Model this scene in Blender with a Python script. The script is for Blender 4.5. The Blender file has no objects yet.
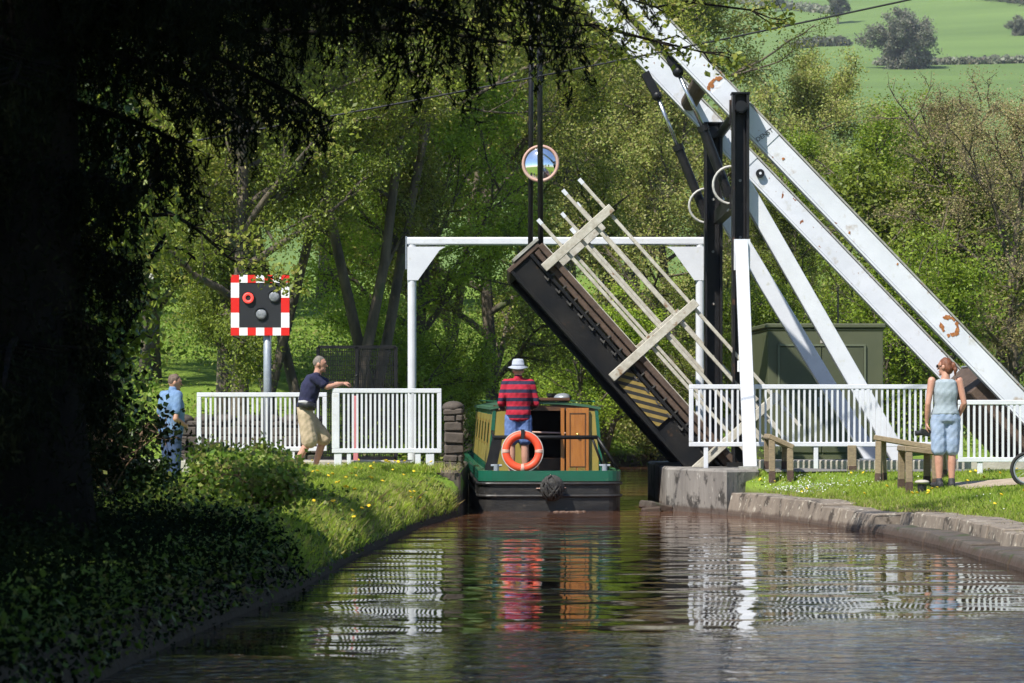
import bpy, bmesh, math, random
import numpy as np
from mathutils import Vector, Matrix, Euler

random.seed(7)
RNG = np.random.default_rng(11)
C = bpy.context.scene.collection
sc = bpy.context.scene
R = math.radians
F = 2844.4; CAMZ = 1.41; HY = 414.0

def at(px, py, Y):
    return Vector(((px - 512) * Y / F, Y, CAMZ + (HY - py) * Y / F))

# ------------------------------------------------------------------ materials
def new_mat(name):
    m = bpy.data.materials.new(name); m.use_nodes = True
    nt = m.node_tree
    b = nt.nodes['Principled BSDF']
    return m, nt, b

def lin(nt, a, b): nt.links.new(a, b)

def surf(name, c1, c2=None, rough=0.6, scale=6.0, metal=0.0, bump=0.0, bscale=None, spots=None,
         stretch=(1, 1, 1), contrast=(0.35, 0.65), spec=0.5, coat=0.0):
    """two-tone noisy surface with optional spots [(colour, scale, threshold, softness)] and bump"""
    m, nt, b = new_mat(name)
    tc = nt.nodes.new('ShaderNodeTexCoord')
    mp = nt.nodes.new('ShaderNodeMapping'); mp.inputs['Scale'].default_value = stretch
    lin(nt, tc.outputs['Object'], mp.inputs['Vector'])
    b.inputs['Roughness'].default_value = rough
    b.inputs['Metallic'].default_value = metal
    b.inputs['Specular IOR Level'].default_value = spec
    col = None
    if c2 is None: c2 = tuple(x * 0.8 for x in c1)
    n = nt.nodes.new('ShaderNodeTexNoise'); n.inputs['Scale'].default_value = scale
    n.inputs['Detail'].default_value = 6; n.inputs['Roughness'].default_value = 0.65
    lin(nt, mp.outputs[0], n.inputs['Vector'])
    r = nt.nodes.new('ShaderNodeValToRGB')
    r.color_ramp.elements[0].position = contrast[0]; r.color_ramp.elements[1].position = contrast[1]
    r.color_ramp.elements[0].color = (*c1, 1); r.color_ramp.elements[1].color = (*c2, 1)
    lin(nt, n.outputs['Fac'], r.inputs['Fac'])
    col = r.outputs['Color']
    for (sc_, s_, th, soft) in (spots or []):
        n2 = nt.nodes.new('ShaderNodeTexNoise'); n2.inputs['Scale'].default_value = s_
        n2.inputs['Detail'].default_value = 5; n2.inputs['Roughness'].default_value = 0.6
        lin(nt, tc.outputs['Object'], n2.inputs['Vector'])
        mr = nt.nodes.new('ShaderNodeMapRange'); mr.inputs['From Min'].default_value = th
        mr.inputs['From Max'].default_value = th + soft
        lin(nt, n2.outputs['Fac'], mr.inputs['Value'])
        mx = nt.nodes.new('ShaderNodeMix'); mx.data_type = 'RGBA'
        lin(nt, mr.outputs[0], mx.inputs['Factor']); lin(nt, col, mx.inputs['A'])
        mx.inputs['B'].default_value = (*sc_, 1)
        col = mx.outputs['Result']
    lin(nt, col, b.inputs['Base Color'])
    if name in ('sandstone', 'damp_stone', 'old_concrete'):
        sz = nt.nodes.new('ShaderNodeSeparateXYZ'); gg = nt.nodes.new('ShaderNodeNewGeometry'); lin(nt, gg.outputs['Position'], sz.inputs[0])
        ma = nt.nodes.new('ShaderNodeMath'); ma.operation = 'MULTIPLY_ADD'; ma.inputs[1].default_value = -.09; lin(nt, n.outputs['Fac'], ma.inputs[0]); lin(nt, sz.outputs['Z'], ma.inputs[2])
        mz = nt.nodes.new('ShaderNodeMapRange'); mz.inputs['From Min'].default_value = .015; mz.inputs['From Max'].default_value = .05; mz.inputs['To Min'].default_value = .75; mz.inputs['To Max'].default_value = 0
        lin(nt, ma.outputs[0], mz.inputs['Value'])
        mw = nt.nodes.new('ShaderNodeMix'); mw.data_type = 'RGBA'; lin(nt, mz.outputs[0], mw.inputs['Factor']); lin(nt, col, mw.inputs['A']); mw.inputs['B'].default_value = (.055, .032, .022, 1)
        lin(nt, mw.outputs['Result'], b.inputs['Base Color'])
    if bump:
        n3 = nt.nodes.new('ShaderNodeTexNoise'); n3.inputs['Scale'].default_value = bscale or scale * 4
        n3.inputs['Detail'].default_value = 5
        lin(nt, mp.outputs[0], n3.inputs['Vector'])
        bp = nt.nodes.new('ShaderNodeBump'); bp.inputs['Strength'].default_value = 1.0
        bp.inputs['Distance'].default_value = bump
        lin(nt, n3.outputs['Fac'], bp.inputs['Height']); lin(nt, bp.outputs[0], b.inputs['Normal'])
    return m

def leaf_mat(name, cols, trans=0.3, rough=0.5, spec=0.35):
    """per-leaf colour variation (each leaf is its own island)"""
    m, nt, b = new_mat(name)
    g = nt.nodes.new('ShaderNodeNewGeometry')
    r = nt.nodes.new('ShaderNodeValToRGB')
    cr = r.color_ramp
    while len(cr.elements) < len(cols): cr.elements.new(0.5)
    for i, c in enumerate(cols):
        cr.elements[i].position = i / (len(cols) - 1); cr.elements[i].color = (*c, 1)
    lin(nt, g.outputs['Random Per Island'], r.inputs['Fac'])
    oi = nt.nodes.new('ShaderNodeObjectInfo')
    hs = nt.nodes.new('ShaderNodeHueSaturation')
    mr = nt.nodes.new('ShaderNodeMapRange'); mr.inputs['To Min'].default_value = 0.62; mr.inputs['To Max'].default_value = 1.22
    lin(nt, oi.outputs['Random'], mr.inputs['Value']); lin(nt, mr.outputs[0], hs.inputs['Value'])
    lin(nt, r.outputs['Color'], hs.inputs['Color'])
    lin(nt, hs.outputs[0], b.inputs['Base Color'])
    b.inputs['Roughness'].default_value = rough; b.inputs['Specular IOR Level'].default_value = spec
    t = nt.nodes.new('ShaderNodeBsdfTranslucent')
    h2 = nt.nodes.new('ShaderNodeHueSaturation'); h2.inputs['Value'].default_value = 1.3; h2.inputs['Hue'].default_value = 0.49
    lin(nt, hs.outputs[0], h2.inputs['Color']); lin(nt, h2.outputs[0], t.inputs['Color'])
    mx = nt.nodes.new('ShaderNodeMixShader'); mx.inputs[0].default_value = trans
    lin(nt, b.outputs[0], mx.inputs[1]); lin(nt, t.outputs[0], mx.inputs[2])
    lin(nt, mx.outputs[0], nt.nodes['Material Output'].inputs['Surface'])
    return m

M = {}
RUST = (0.22, 0.07, 0.02)
M['white'] = surf('white_paint', (0.63, 0.645, 0.68), (0.56, 0.575, 0.61), rough=0.4, scale=3, bump=0.0015, bscale=30,
                  spots=[((0.50, 0.50, 0.46), 9, 0.62, 0.12)])
M['beam'] = surf('white_beam_paint', (0.63, 0.645, 0.69), (0.54, 0.56, 0.605), rough=0.38, scale=1.6, bump=0.002, bscale=14,
                 spots=[((0.46, 0.45, 0.42), 5, 0.60, 0.15), (RUST, 8.5, 0.665, 0.03), ((0.30, 0.21, 0.12), 2.6, 0.645, 0.12)])
M['rustpatch'] = surf('rust', RUST, (0.42, 0.17, 0.05), rough=0.9, scale=20, bump=0.003)
M['flange'] = surf('weathered_flange', (0.36, 0.36, 0.33), (0.20, 0.19, 0.16), rough=0.7, scale=8, bump=0.002,
                   spots=[(RUST, 6, 0.62, 0.08)])
M['oldsteel'] = surf('old_dark_steel', (0.075, 0.07, 0.062), (0.035, 0.032, 0.03), rough=0.7, scale=9)
M['black'] = surf('black_paint', (0.009, 0.009, 0.011), (0.018, 0.017, 0.017), spec=.25, rough=0.45, scale=4, bump=0.002,
                  spots=[((0.07, 0.035, 0.02), 3.2, 0.63, 0.08)])
M['blacksteel'] = surf('black_steel', (0.008, 0.009, 0.011), (0.018, 0.017, 0.017), rough=0.4, spec=.25, scale=5)
M['deckside'] = surf('tarred_girder', (0.007, 0.008, 0.010), (0.018, 0.017, 0.016), rough=0.6, spec=.15, scale=2.5, bump=0.004,
                     spots=[((0.06, 0.035, 0.02), 5, 0.62, 0.1)])
M['browntimber'] = surf('brown_timber', (0.10, 0.065, 0.045), (0.05, 0.032, 0.024), rough=0.85, scale=8, bump=0.004, stretch=(1, 1, 1))
M['greywood'] = surf('grey_rail_timber', (0.50, 0.475, 0.41), (0.34, 0.31, 0.25), rough=0.8, scale=10, bump=0.003,
                     spots=[((0.20, 0.12, 0.06), 6, 0.62, 0.1)])
M['benchwood'] = surf('bench_timber', (0.27, 0.21, 0.13), (0.17, 0.13, 0.08), rough=0.85, scale=14, bump=0.004, stretch=(1, 4, 4))
M['benchfoot'] = surf('dark_bench_timber', (0.09, 0.055, 0.04), (0.05, 0.03, 0.024), rough=0.9, scale=14, bump=0.004)  # darker timber for the lower ends of the legs and post
M['steel'] = surf('galvanised_steel', (0.36, 0.39, 0.43), (0.28, 0.31, 0.35), rough=0.45, metal=0.4, scale=12)
M['chrome'] = surf('ram_rod_steel', (0.50, 0.52, 0.54), (0.40, 0.41, 0.43), rough=0.25, metal=0.9, scale=12)
M['hose'] = surf('pale_hose', (0.50, 0.49, 0.46), (0.36, 0.35, 0.32), rough=0.6, scale=10)
M['concrete'] = surf('old_concrete', (0.27, 0.25, 0.225), (0.17, 0.155, 0.14), rough=0.9, scale=2.2, bump=0.012, bscale=14,
                     spots=[((0.045, 0.04, 0.035), 3.4, 0.53, 0.08), ((0.40, 0.38, 0.34), 8, 0.62, 0.1)], stretch=(1, 1, 0.3))
M['stone'] = surf('sandstone', (0.235, 0.195, 0.155), (0.155, 0.125, 0.098), rough=0.9, scale=3, bump=0.02, bscale=9,
                  spots=[((0.055, 0.043, 0.033), 4.5, 0.55, 0.06), ((0.42, 0.38, 0.31), 9, 0.58, 0.08)], stretch=(1, 1, 0.6))
M['darkstone'] = surf('damp_stone', (0.095, 0.075, 0.06), (0.05, 0.042, 0.034), rough=0.85, scale=3, bump=0.02, bscale=8,
                      spots=[((0.04, 0.05, 0.02), 3, 0.56, 0.1)])
M['tarmac'] = surf('worn_tarmac', (0.17, 0.16, 0.15), (0.12, 0.115, 0.11), rough=0.95, scale=5, bump=0.004, bscale=90)
M['dirt'] = surf('dusty_path', (0.40, 0.32, 0.235), (0.30, 0.235, 0.17), rough=0.95, scale=4, bump=0.006, bscale=60)
M['kioskgreen'] = surf('olive_kiosk_paint', (0.080, 0.088, 0.045), (0.068, 0.077, 0.040), rough=0.55, scale=2.5, bump=0.001)
M['kioskdoor'] = surf('olive_door_paint', (0.068, 0.076, 0.040), (0.060, 0.068, 0.037), rough=0.5, scale=2.5)
M['kiosktrim'] = surf('olive_trim_paint', (0.12, 0.135, 0.085), (0.10, 0.115, 0.07), rough=0.5, scale=3)
M['boatgreen'] = surf('boat_green_gloss', (0.010, 0.105, 0.062), (0.014, 0.088, 0.054), rough=0.25, scale=3, spots=[((0.05, 0.12, 0.08), 8, 0.64, 0.1)])
M['roofgreen'] = surf('boat_roof_green', (0.03, 0.095, 0.05), (0.045, 0.11, 0.06), rough=0.55, scale=5)
M['mustard'] = surf('boat_mustard_paint', (0.30, 0.235, 0.055), (0.25, 0.195, 0.05), rough=0.35, scale=3)
M['hullblack'] = surf('bitumen_hull', (0.012, 0.012, 0.013), (0.03, 0.028, 0.026), rough=0.42, scale=6, bump=0.003, stretch=(1, 1, 2),
                      spots=[((0.09, 0.075, 0.06), 7, 0.66, 0.08)])
M['doorwood'] = surf('varnished_door', (0.38, 0.15, 0.036), (0.29, 0.105, 0.024), rough=0.3, scale=10, stretch=(3, 3, 0.4))
M['darkwood'] = surf('dark_cabin_wood', (0.10, 0.045, 0.018), (0.06, 0.026, 0.012), rough=0.5, scale=8)
M['interior'] = surf('cabin_interior', (0.05, 0.03, 0.02), (0.03, 0.02, 0.013), rough=0.8, scale=5)
M['brass'] = surf('brass', (0.75, 0.50, 0.16), (0.6, 0.38, 0.1), rough=0.3, metal=0.9, scale=8)
M['orange'] = surf('lifebuoy_orange', (0.76, 0.085, 0.028), (0.66, 0.07, 0.026), rough=0.5, scale=5)
M['band'] = surf('reflective_band', (0.56, 0.36, 0.29), (0.48, 0.30, 0.24), rough=0.4, scale=10)
M['rope'] = surf('black_rope', (0.022, 0.021, 0.02), (0.06, 0.057, 0.052), rough=0.95, scale=40, bump=0.01, bscale=60)
M['glass'] = surf('dark_glass', (0.02, 0.025, 0.025), (0.03, 0.035, 0.03), rough=0.08, scale=2)
M['red'] = surf('signal_red', (0.68, 0.022, 0.018), (0.60, 0.02, 0.016), rough=0.35, scale=4)
M['signwhite'] = surf('signal_white', (0.80, 0.80, 0.80), (0.74, 0.74, 0.75), rough=0.35, scale=4)
M['signblack'] = surf('signal_black', (0.013, 0.014, 0.018), (0.017, 0.018, 0.022), rough=0.5, scale=4)
M['lens'] = surf('grey_lens', (0.26, 0.27, 0.29), (0.16, 0.17, 0.19), rough=0.3, scale=25, contrast=(0.45, 0.55))
M['pinkrim'] = surf('faded_orange_rim', (0.46, 0.24, 0.18), (0.42, 0.33, 0.29), rough=0.5, scale=5)
M['mirror'] = surf('mirror_face', (0.86, 0.88, 0.90), (0.84, 0.86, 0.88), rough=0.02, metal=1.0, scale=2)
M['pink'] = surf('faded_red_marker', (0.55, 0.16, 0.17), (0.50, 0.22, 0.22), rough=0.6, scale=5)
M['skin'] = surf('skin', (0.50, 0.27, 0.19), (0.42, 0.21, 0.145), rough=0.5, scale=9)
M['skintan'] = surf('tanned_skin', (0.44, 0.235, 0.155), (0.38, 0.19, 0.12), rough=0.5, scale=9)
M['hairgrey'] = surf('grey_hair', (0.20, 0.175, 0.15), (0.11, 0.095, 0.08), rough=0.75, scale=45, bump=0.006, bscale=70)
M['hairbrown'] = surf('grey_brown_hair', (0.17, 0.115, 0.09), (0.09, 0.06, 0.045), rough=0.75, scale=45, bump=0.006, bscale=70)
M['hairred'] = surf('auburn_hair', (0.20, 0.07, 0.03), (0.11, 0.035, 0.016), rough=0.55, scale=40, bump=0.006, bscale=70)
M['navy'] = surf('navy_cotton', (0.016, 0.018, 0.06), (0.011, 0.012, 0.04), rough=0.9, scale=6, bump=0.01, bscale=9)
M['khaki'] = surf('khaki_cotton', (0.46, 0.37, 0.255), (0.38, 0.30, 0.20), rough=0.9, scale=6, bump=0.012, bscale=9)
M['blueshirt'] = surf('pale_blue_shirt', (0.155, 0.25, 0.40), (0.085, 0.155, 0.29), rough=0.85, scale=6, bump=0.015, bscale=8)
M['jeans'] = surf('blue_jeans', (0.042, 0.07, 0.15), (0.028, 0.05, 0.11), rough=0.9, scale=12, bump=0.012, bscale=9)
M['tank'] = surf('pale_grey_blue_top', (0.32, 0.38, 0.42), (0.25, 0.30, 0.34), rough=0.85, scale=6, bump=0.01, bscale=9)
M['denim'] = surf('pale_denim', (0.34, 0.42, 0.55), (0.23, 0.31, 0.45), rough=0.9, scale=10, bump=0.012, bscale=10)
M['blueshorts'] = surf('blue_shorts', (0.12, 0.19, 0.40), (0.09, 0.15, 0.34), rough=0.9, scale=6, bump=0.01)
M['hat'] = surf('pale_hat', (0.40, 0.43, 0.50), (0.32, 0.35, 0.42), rough=0.9, scale=8, bump=0.004)
M['hatband'] = surf('grey_hat_band', (0.10, 0.12, 0.17), None, rough=0.9, scale=8)
M['shoe'] = surf('dark_shoes', (0.02, 0.02, 0.026), (0.035, 0.033, 0.036), rough=0.7, scale=9)
M['sandal'] = surf('brown_sandal', (0.14, 0.075, 0.05), None, rough=0.8, scale=9)
M['plastic'] = surf('black_plastic', (0.015, 0.015, 0.017), None, rough=0.45, scale=6)
M['eye'] = surf('eye_dark', (0.02, 0.015, 0.012), None, rough=0.2, scale=6)
M['lip'] = surf('lip', (0.36, 0.13, 0.11), None, rough=0.5, scale=6)
M['tyre'] = surf('tyre_rubber', (0.012, 0.012, 0.012), (0.02, 0.02, 0.02), rough=0.8, scale=20)
M['pouch'] = surf('pouch_grey', (0.42, 0.42, 0.42), (0.3, 0.3, 0.31), rough=0.8, scale=8)
M['bark'] = surf('bark', (0.15, 0.12, 0.085), (0.045, 0.038, 0.03), rough=0.95, scale=5, bump=0.03, bscale=10, stretch=(1, 1, 0.25),
                 spots=[((0.075, 0.09, 0.04), 2, 0.58, 0.1)])
M['barkpale'] = surf('pale_bark', (0.28, 0.235, 0.18), (0.15, 0.125, 0.098), rough=0.95, scale=5, bump=0.02, bscale=12, stretch=(1, 1, 0.25))
M['barkdark'] = surf('dark_bark', (0.016, 0.013, 0.011), (0.009, 0.008, 0.007), rough=0.95, spec=.04, scale=5, bump=0.03, bscale=9, stretch=(1, 1, 0.25))  # bark colour lowered well below real bark to paint in the deep shade
M['earth'] = surf('bank_earth', (0.085, 0.062, 0.042), (0.05, 0.037, 0.026), rough=0.95, scale=4, bump=0.02)
# foliage
M['lf_olive'] = leaf_mat('olive_leaves', [(0.11, 0.14, 0.020), (0.19, 0.24, 0.030), (0.29, 0.34, 0.045), (0.36, 0.32, 0.09)], 0.33)
M['lf_bright'] = leaf_mat('spring_green_leaves', [(0.13, 0.21, 0.018), (0.22, 0.32, 0.026), (0.33, 0.43, 0.045)], 0.38)
M['lf_dark'] = leaf_mat('dark_green_leaves', [(0.085, 0.125, 0.014), (0.15, 0.20, 0.022), (0.25, 0.30, 0.036)], 0.3)
M['lf_bud'] = leaf_mat('budding_leaves', [(0.19, 0.18, 0.055), (0.26, 0.27, 0.065), (0.23, 0.30, 0.055), (0.33, 0.28, 0.12)], 0.3)
M['lf_brown'] = leaf_mat('brown_buds', [(0.26, 0.20, 0.10), (0.33, 0.26, 0.13), (0.26, 0.29, 0.09), (0.35, 0.27, 0.15)], 0.35)
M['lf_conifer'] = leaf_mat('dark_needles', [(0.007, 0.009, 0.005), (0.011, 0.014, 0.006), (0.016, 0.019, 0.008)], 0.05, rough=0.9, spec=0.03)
M['lf_ivy'] = leaf_mat('ivy_leaves', [(0.03, 0.06, 0.01), (0.05, 0.10, 0.016), (0.11, 0.16, 0.028)], 0.25, rough=0.38, spec=0.4)
M['lf_bramble'] = leaf_mat('bramble_leaves', [(0.07, 0.14, 0.016), (0.13, 0.22, 0.026), (0.20, 0.29, 0.04), (0.26, 0.23, 0.08)], 0.4)
M['lf_hill'] = leaf_mat('hill_tree_leaves', [(0.20, 0.23, 0.15), (0.24, 0.26, 0.18), (0.25, 0.22, 0.18)], 0.35)
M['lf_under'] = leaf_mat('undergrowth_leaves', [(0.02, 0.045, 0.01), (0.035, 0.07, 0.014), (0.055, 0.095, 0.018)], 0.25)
M['lf_shade'] = leaf_mat('shaded_undergrowth', [(0.004, 0.008, 0.003), (0.007, 0.013, 0.004), (0.013, 0.022, 0.006)], 0.2, rough=.9, spec=.04)  # near-black copy of the undergrowth leaves, deep shade painted into their colour
M['grassblade'] = leaf_mat('grass_blades', [(0.24, 0.36, 0.035), (0.32, 0.45, 0.05), (0.39, 0.50, 0.07), (0.48, 0.45, 0.16)], 0.55)
M['drygrass'] = leaf_mat('dry_grass_blades', [(0.34, 0.29, 0.13), (0.42, 0.35, 0.17), (0.24, 0.28, 0.07)], 0.3)
M['yellowflower'] = surf('dandelion_yellow', (0.80, 0.56, 0.02), (0.72, 0.46, 0.01), rough=0.7, scale=60)
M['whiteflower'] = surf('daisy_white', (0.75, 0.75, 0.72), None, rough=0.7, scale=60)
M['foam'] = surf('foam', (0.14, 0.085, 0.055), (0.09, 0.05, 0.035), rough=0.6, scale=30)
M['bone'] = surf('concrete_pale', (0.42, 0.39, 0.34), (0.33, 0.30, 0.26), rough=0.9, scale=6, bump=0.005)

def stripes_mat(name, ca, cb, ax, period, duty, off=0.0, rough=0.8, bump=0.0):
    """real printed/painted stripes; ax = direction in object space"""
    m, nt, b = new_mat(name)
    tc = nt.nodes.new('ShaderNodeTexCoord')
    d = nt.nodes.new('ShaderNodeVectorMath'); d.operation = 'DOT_PRODUCT'; d.inputs[1].default_value = ax
    lin(nt, tc.outputs['Object'], d.inputs[0])
    a = nt.nodes.new('ShaderNodeMath'); a.operation = 'MULTIPLY_ADD'; a.inputs[1].default_value = 1 / period; a.inputs[2].default_value = off
    lin(nt, d.outputs['Value'], a.inputs[0])
    f = nt.nodes.new('ShaderNodeMath'); f.operation = 'FRACT'; lin(nt, a.outputs[0], f.inputs[0])
    g = nt.nodes.new('ShaderNodeMath'); g.operation = 'LESS_THAN'; g.inputs[1].default_value = duty
    lin(nt, f.outputs[0], g.inputs[0])
    n = nt.nodes.new('ShaderNodeTexNoise'); n.inputs['Scale'].default_value = 9; n.inputs['Detail'].default_value = 5
    lin(nt, tc.outputs['Object'], n.inputs['Vector'])
    mx = nt.nodes.new('ShaderNodeMix'); mx.data_type = 'RGBA'
    lin(nt, g.outputs[0], mx.inputs['Factor']); mx.inputs['A'].default_value = (*cb, 1); mx.inputs['B'].default_value = (*ca, 1)
    m2 = nt.nodes.new('ShaderNodeMix'); m2.data_type = 'RGBA'; m2.blend_type = 'MULTIPLY'; m2.inputs['Factor'].default_value = 0.7
    r = nt.nodes.new('ShaderNodeMapRange'); r.inputs['From Min'].default_value = 0.3; r.inputs['From Max'].default_value = 0.7
    r.inputs['To Min'].default_value = 0.6; r.inputs['To Max'].default_value = 1.1
    lin(nt, n.outputs['Fac'], r.inputs['Value'])
    lin(nt, mx.outputs['Result'], m2.inputs['A']); lin(nt, r.outputs[0], m2.inputs['B'])
    lin(nt, m2.outputs['Result'], b.inputs['Base Color']); b.inputs['Roughness'].default_value = rough
    if bump:
        bp = nt.nodes.new('ShaderNodeBump'); bp.inputs['Distance'].default_value = bump
        lin(nt, n.outputs['Fac'], bp.inputs['Height']); lin(nt, bp.outputs[0], b.inputs['Normal'])
    return m
M['hazard'] = stripes_mat('hazard_stripes', (0.25, 0.175, 0.04), (0.012, 0.012, 0.012), (0.26, 0, 1), 0.105, 0.5)
M['rugby'] = stripes_mat('rugby_stripes', (0.42, 0.012, 0.035), (0.018, 0.018, 0.05), (0, 0, 1), 0.125, 0.58, off=0.24, rough=0.9, bump=0.012)

# ------------------------------------------------------------------ mesh builder
ORG = {}
class MB:
    def __init__(s): s.v = []; s.f = []; s.m = []
    def add(s, vs, fs, mi=0):
        b = len(s.v); s.v += [tuple(v) for v in vs]
        for f in fs: s.f.append(tuple(b + i for i in f)); s.m.append(mi)
    def box(s, c, size, rot=None, mi=0):
        c = Vector(c); hx, hy, hz = size[0] / 2, size[1] / 2, size[2] / 2
        vs = [Vector((x, y, z)) for x in (-hx, hx) for y in (-hy, hy) for z in (-hz, hz)]
        if rot is not None: vs = [rot @ v for v in vs]
        s.add([v + c for v in vs], [(0, 1, 3, 2), (4, 6, 7, 5), (0, 4, 5, 1), (2, 3, 7, 6), (0, 2, 6, 4), (1, 5, 7, 3)], mi)
    def bar(s, p0, p1, w, h, side=(0, 1, 0), mi=0):
        """box from p0 to p1; w across along 'side', h the other way"""
        p0 = Vector(p0); p1 = Vector(p1); d = (p1 - p0); L = d.length; d.normalize()
        sd = Vector(side); sd = (sd - d * sd.dot(d)).normalized(); up = d.cross(sd)
        rot = Matrix((d, sd, up)).transposed()
        s.box((p0 + p1) / 2, (L, w, h), rot, mi)
    def tube(s, pts, rad, n=8, cap=True, mi=0):
        pts = [Vector(p) for p in pts]; k = len(pts)
        if not hasattr(rad, '__len__'): rad = [rad] * k
        ref = None; vs = []
        for i, p in enumerate(pts):
            t = (pts[min(i + 1, k - 1)] - pts[max(i - 1, 0)])
            t = t.normalized() if t.length > 1e-9 else Vector((0, 0, 1))
            if ref is None:
                ref = Vector((1, 0, 0)) if abs(t.x) < 0.9 else Vector((0, 1, 0))
            a = (ref - t * ref.dot(t)).normalized(); ref = a; b = t.cross(a)
            for j in range(n):
                th = 2 * math.pi * j / n
                vs.append(p + (a * math.cos(th) + b * math.sin(th)) * rad[i])
        fs = []
        for i in range(k - 1):
            for j in range(n):
                fs.append((i * n + j, i * n + (j + 1) % n, (i + 1) * n + (j + 1) % n, (i + 1) * n + j))
        if cap:
            fs.append(tuple(range(n))[::-1]); fs.append(tuple((k - 1) * n + j for j in range(n)))
        s.add(vs, fs, mi)
    def torus(s, c, Rr, r, ax1, ax2, n=32, m=10, a0=0.0, a1=2 * math.pi, mi=0):
        c = Vector(c); e1 = Vector(ax1); e2 = Vector(ax2); nn = e1.cross(e2)
        full = abs(a1 - a0 - 2 * math.pi) < 1e-6
        k = n if full else n + 1; vs = []; fs = []
        for i in range(k):
            th = a0 + (a1 - a0) * i / n; d = e1 * math.cos(th) + e2 * math.sin(th)
            for j in range(m):
                ph = 2 * math.pi * j / m
                vs.append(c + d * (Rr + r * math.cos(ph)) + nn * (r * math.sin(ph)))
        for i in range(n if full else n):
            i2 = (i + 1) % k
            for j in range(m):
                fs.append((i * m + j, i2 * m + j, i2 * m + (j + 1) % m, i * m + (j + 1) % m))
        if not full:
            fs.append(tuple(range(m))); fs.append(tuple((k - 1) * m + j for j in range(m))[::-1])
        s.add(vs, fs, mi)
    def loft(s, secs, n=20, mi=0, power=2.0):
        """secs = (centre, u, v): rings of superellipses, closed at both ends"""
        vs = []; k = len(secs)
        for (c, u, v) in secs:
            c, u, v = Vector(c), Vector(u), Vector(v)
            for j in range(n):
                th = 2 * math.pi * j / n; cs, sn = math.cos(th), math.sin(th)
                e = 2 / power
                vs.append(c + u * (math.copysign(abs(cs) ** e, cs)) + v * (math.copysign(abs(sn) ** e, sn)))
        fs = []
        for i in range(k - 1):
            for j in range(n):
                fs.append((i * n + j, i * n + (j + 1) % n, (i + 1) * n + (j + 1) % n, (i + 1) * n + j))
        fs.append(tuple(range(n))[::-1]); fs.append(tuple((k - 1) * n + j for j in range(n)))
        s.add(vs, fs, mi)
    def ell(s, c, rx, ry, rz, rot=None, n=16, m=10, mi=0):
        c = Vector(c); secs = []
        vs = []; fs = []
        for i in range(1, m):
            ph = math.pi * i / m
            for j in range(n):
                th = 2 * math.pi * j / n
                vs.append(Vector((rx * math.sin(ph) * math.cos(th), ry * math.sin(ph) * math.sin(th), rz * math.cos(ph))))
        vs.append(Vector((0, 0, rz))); vs.append(Vector((0, 0, -rz)))
        if rot is not None: vs = [rot @ v for v in vs]
        t, b = (m - 1) * n, (m - 1) * n + 1
        for i in range(m - 2):
            for j in range(n):
                fs.append((i * n + j, (i + 1) * n + j, (i + 1) * n + (j + 1) % n, i * n + (j + 1) % n))
        for j in range(n):
            fs.append((t, j, (j + 1) % n)); fs.append((b, (m - 2) * n + (j + 1) % n, (m - 2) * n + j))
        s.add([v + c for v in vs], fs, mi)
    def caps(s, p0, p1, r0, r1, n=12):
        """tapered capsule"""
        p0, p1 = Vector(p0), Vector(p1); d = (p1 - p0).normalized()
        pts = []; rad = []
        for k in range(5):
            a = math.pi / 2 * (1 - k / 4); pts.append(p0 - d * r0 * math.sin(a)); rad.append(max(r0 * math.cos(a), 1e-4))
        for k in range(5):
            a = math.pi / 2 * (k / 4); pts.append(p1 + d * r1 * math.sin(a)); rad.append(max(r1 * math.cos(a), 1e-4))
        s.tube(pts, rad, n)
    def prism(s, poly, z0, z1, mi=0):
        n = len(poly)
        zt = z1 if hasattr(z1, '__len__') else [z1] * n
        vs = [(x, y, z0) for x, y in poly] + [(x, y, zt[i]) for i, (x, y) in enumerate(poly)]
        fs = [tuple(range(n))[::-1], tuple(range(n, 2 * n))] + [(i, (i + 1) % n, n + (i + 1) % n, n + i) for i in range(n)]
        s.add(vs, fs, mi)
    def build(s, name, mats, parent=None, smooth=False, bevel=0.0, subdiv_noise=None):
        o0 = ORG.get(parent.name, Vector((0, 0, 0))) if parent is not None else Vector((0, 0, 0))
        me = bpy.data.meshes.new(name)
        me.from_pydata([tuple(Vector(v) - o0) for v in s.v], [], s.f)
        if not isinstance(mats, (list, tuple)): mats = [mats]
        for m_ in mats: me.materials.append(m_)
        if any(s.m): me.polygons.foreach_set('material_index', s.m)
        bm = bmesh.new(); bm.from_mesh(me)
        bmesh.ops.recalc_face_normals(bm, faces=bm.faces)
        if bevel:
            es = [e for e in bm.edges if len(e.link_faces) == 2 and e.calc_face_angle(0) > 0.6]
            bmesh.ops.bevel(bm, geom=es, offset=bevel, segments=1, affect='EDGES', profile=0.5)
        bm.to_mesh(me); bm.free()
        if smooth:
            me.polygons.foreach_set('use_smooth', [True] * len(me.polygons))
        o = bpy.data.objects.new(name, me); C.objects.link(o)
        if parent is not None: o.parent = parent
        ORG[o.name] = o0
        return o

def tag(o, label, cat, group=None):
    o['label'] = label; o['category'] = cat
    if group: o['group'] = group
    return o
def thing(name, loc, label, cat, group=None):
    o = bpy.data.objects.new(name, None); C.objects.link(o); o.location = loc; o.empty_display_size = 0.2
    ORG[o.name] = Vector(loc)
    return tag(o, label, cat, group)
def kind(o, k): o['kind'] = k; return o

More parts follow.
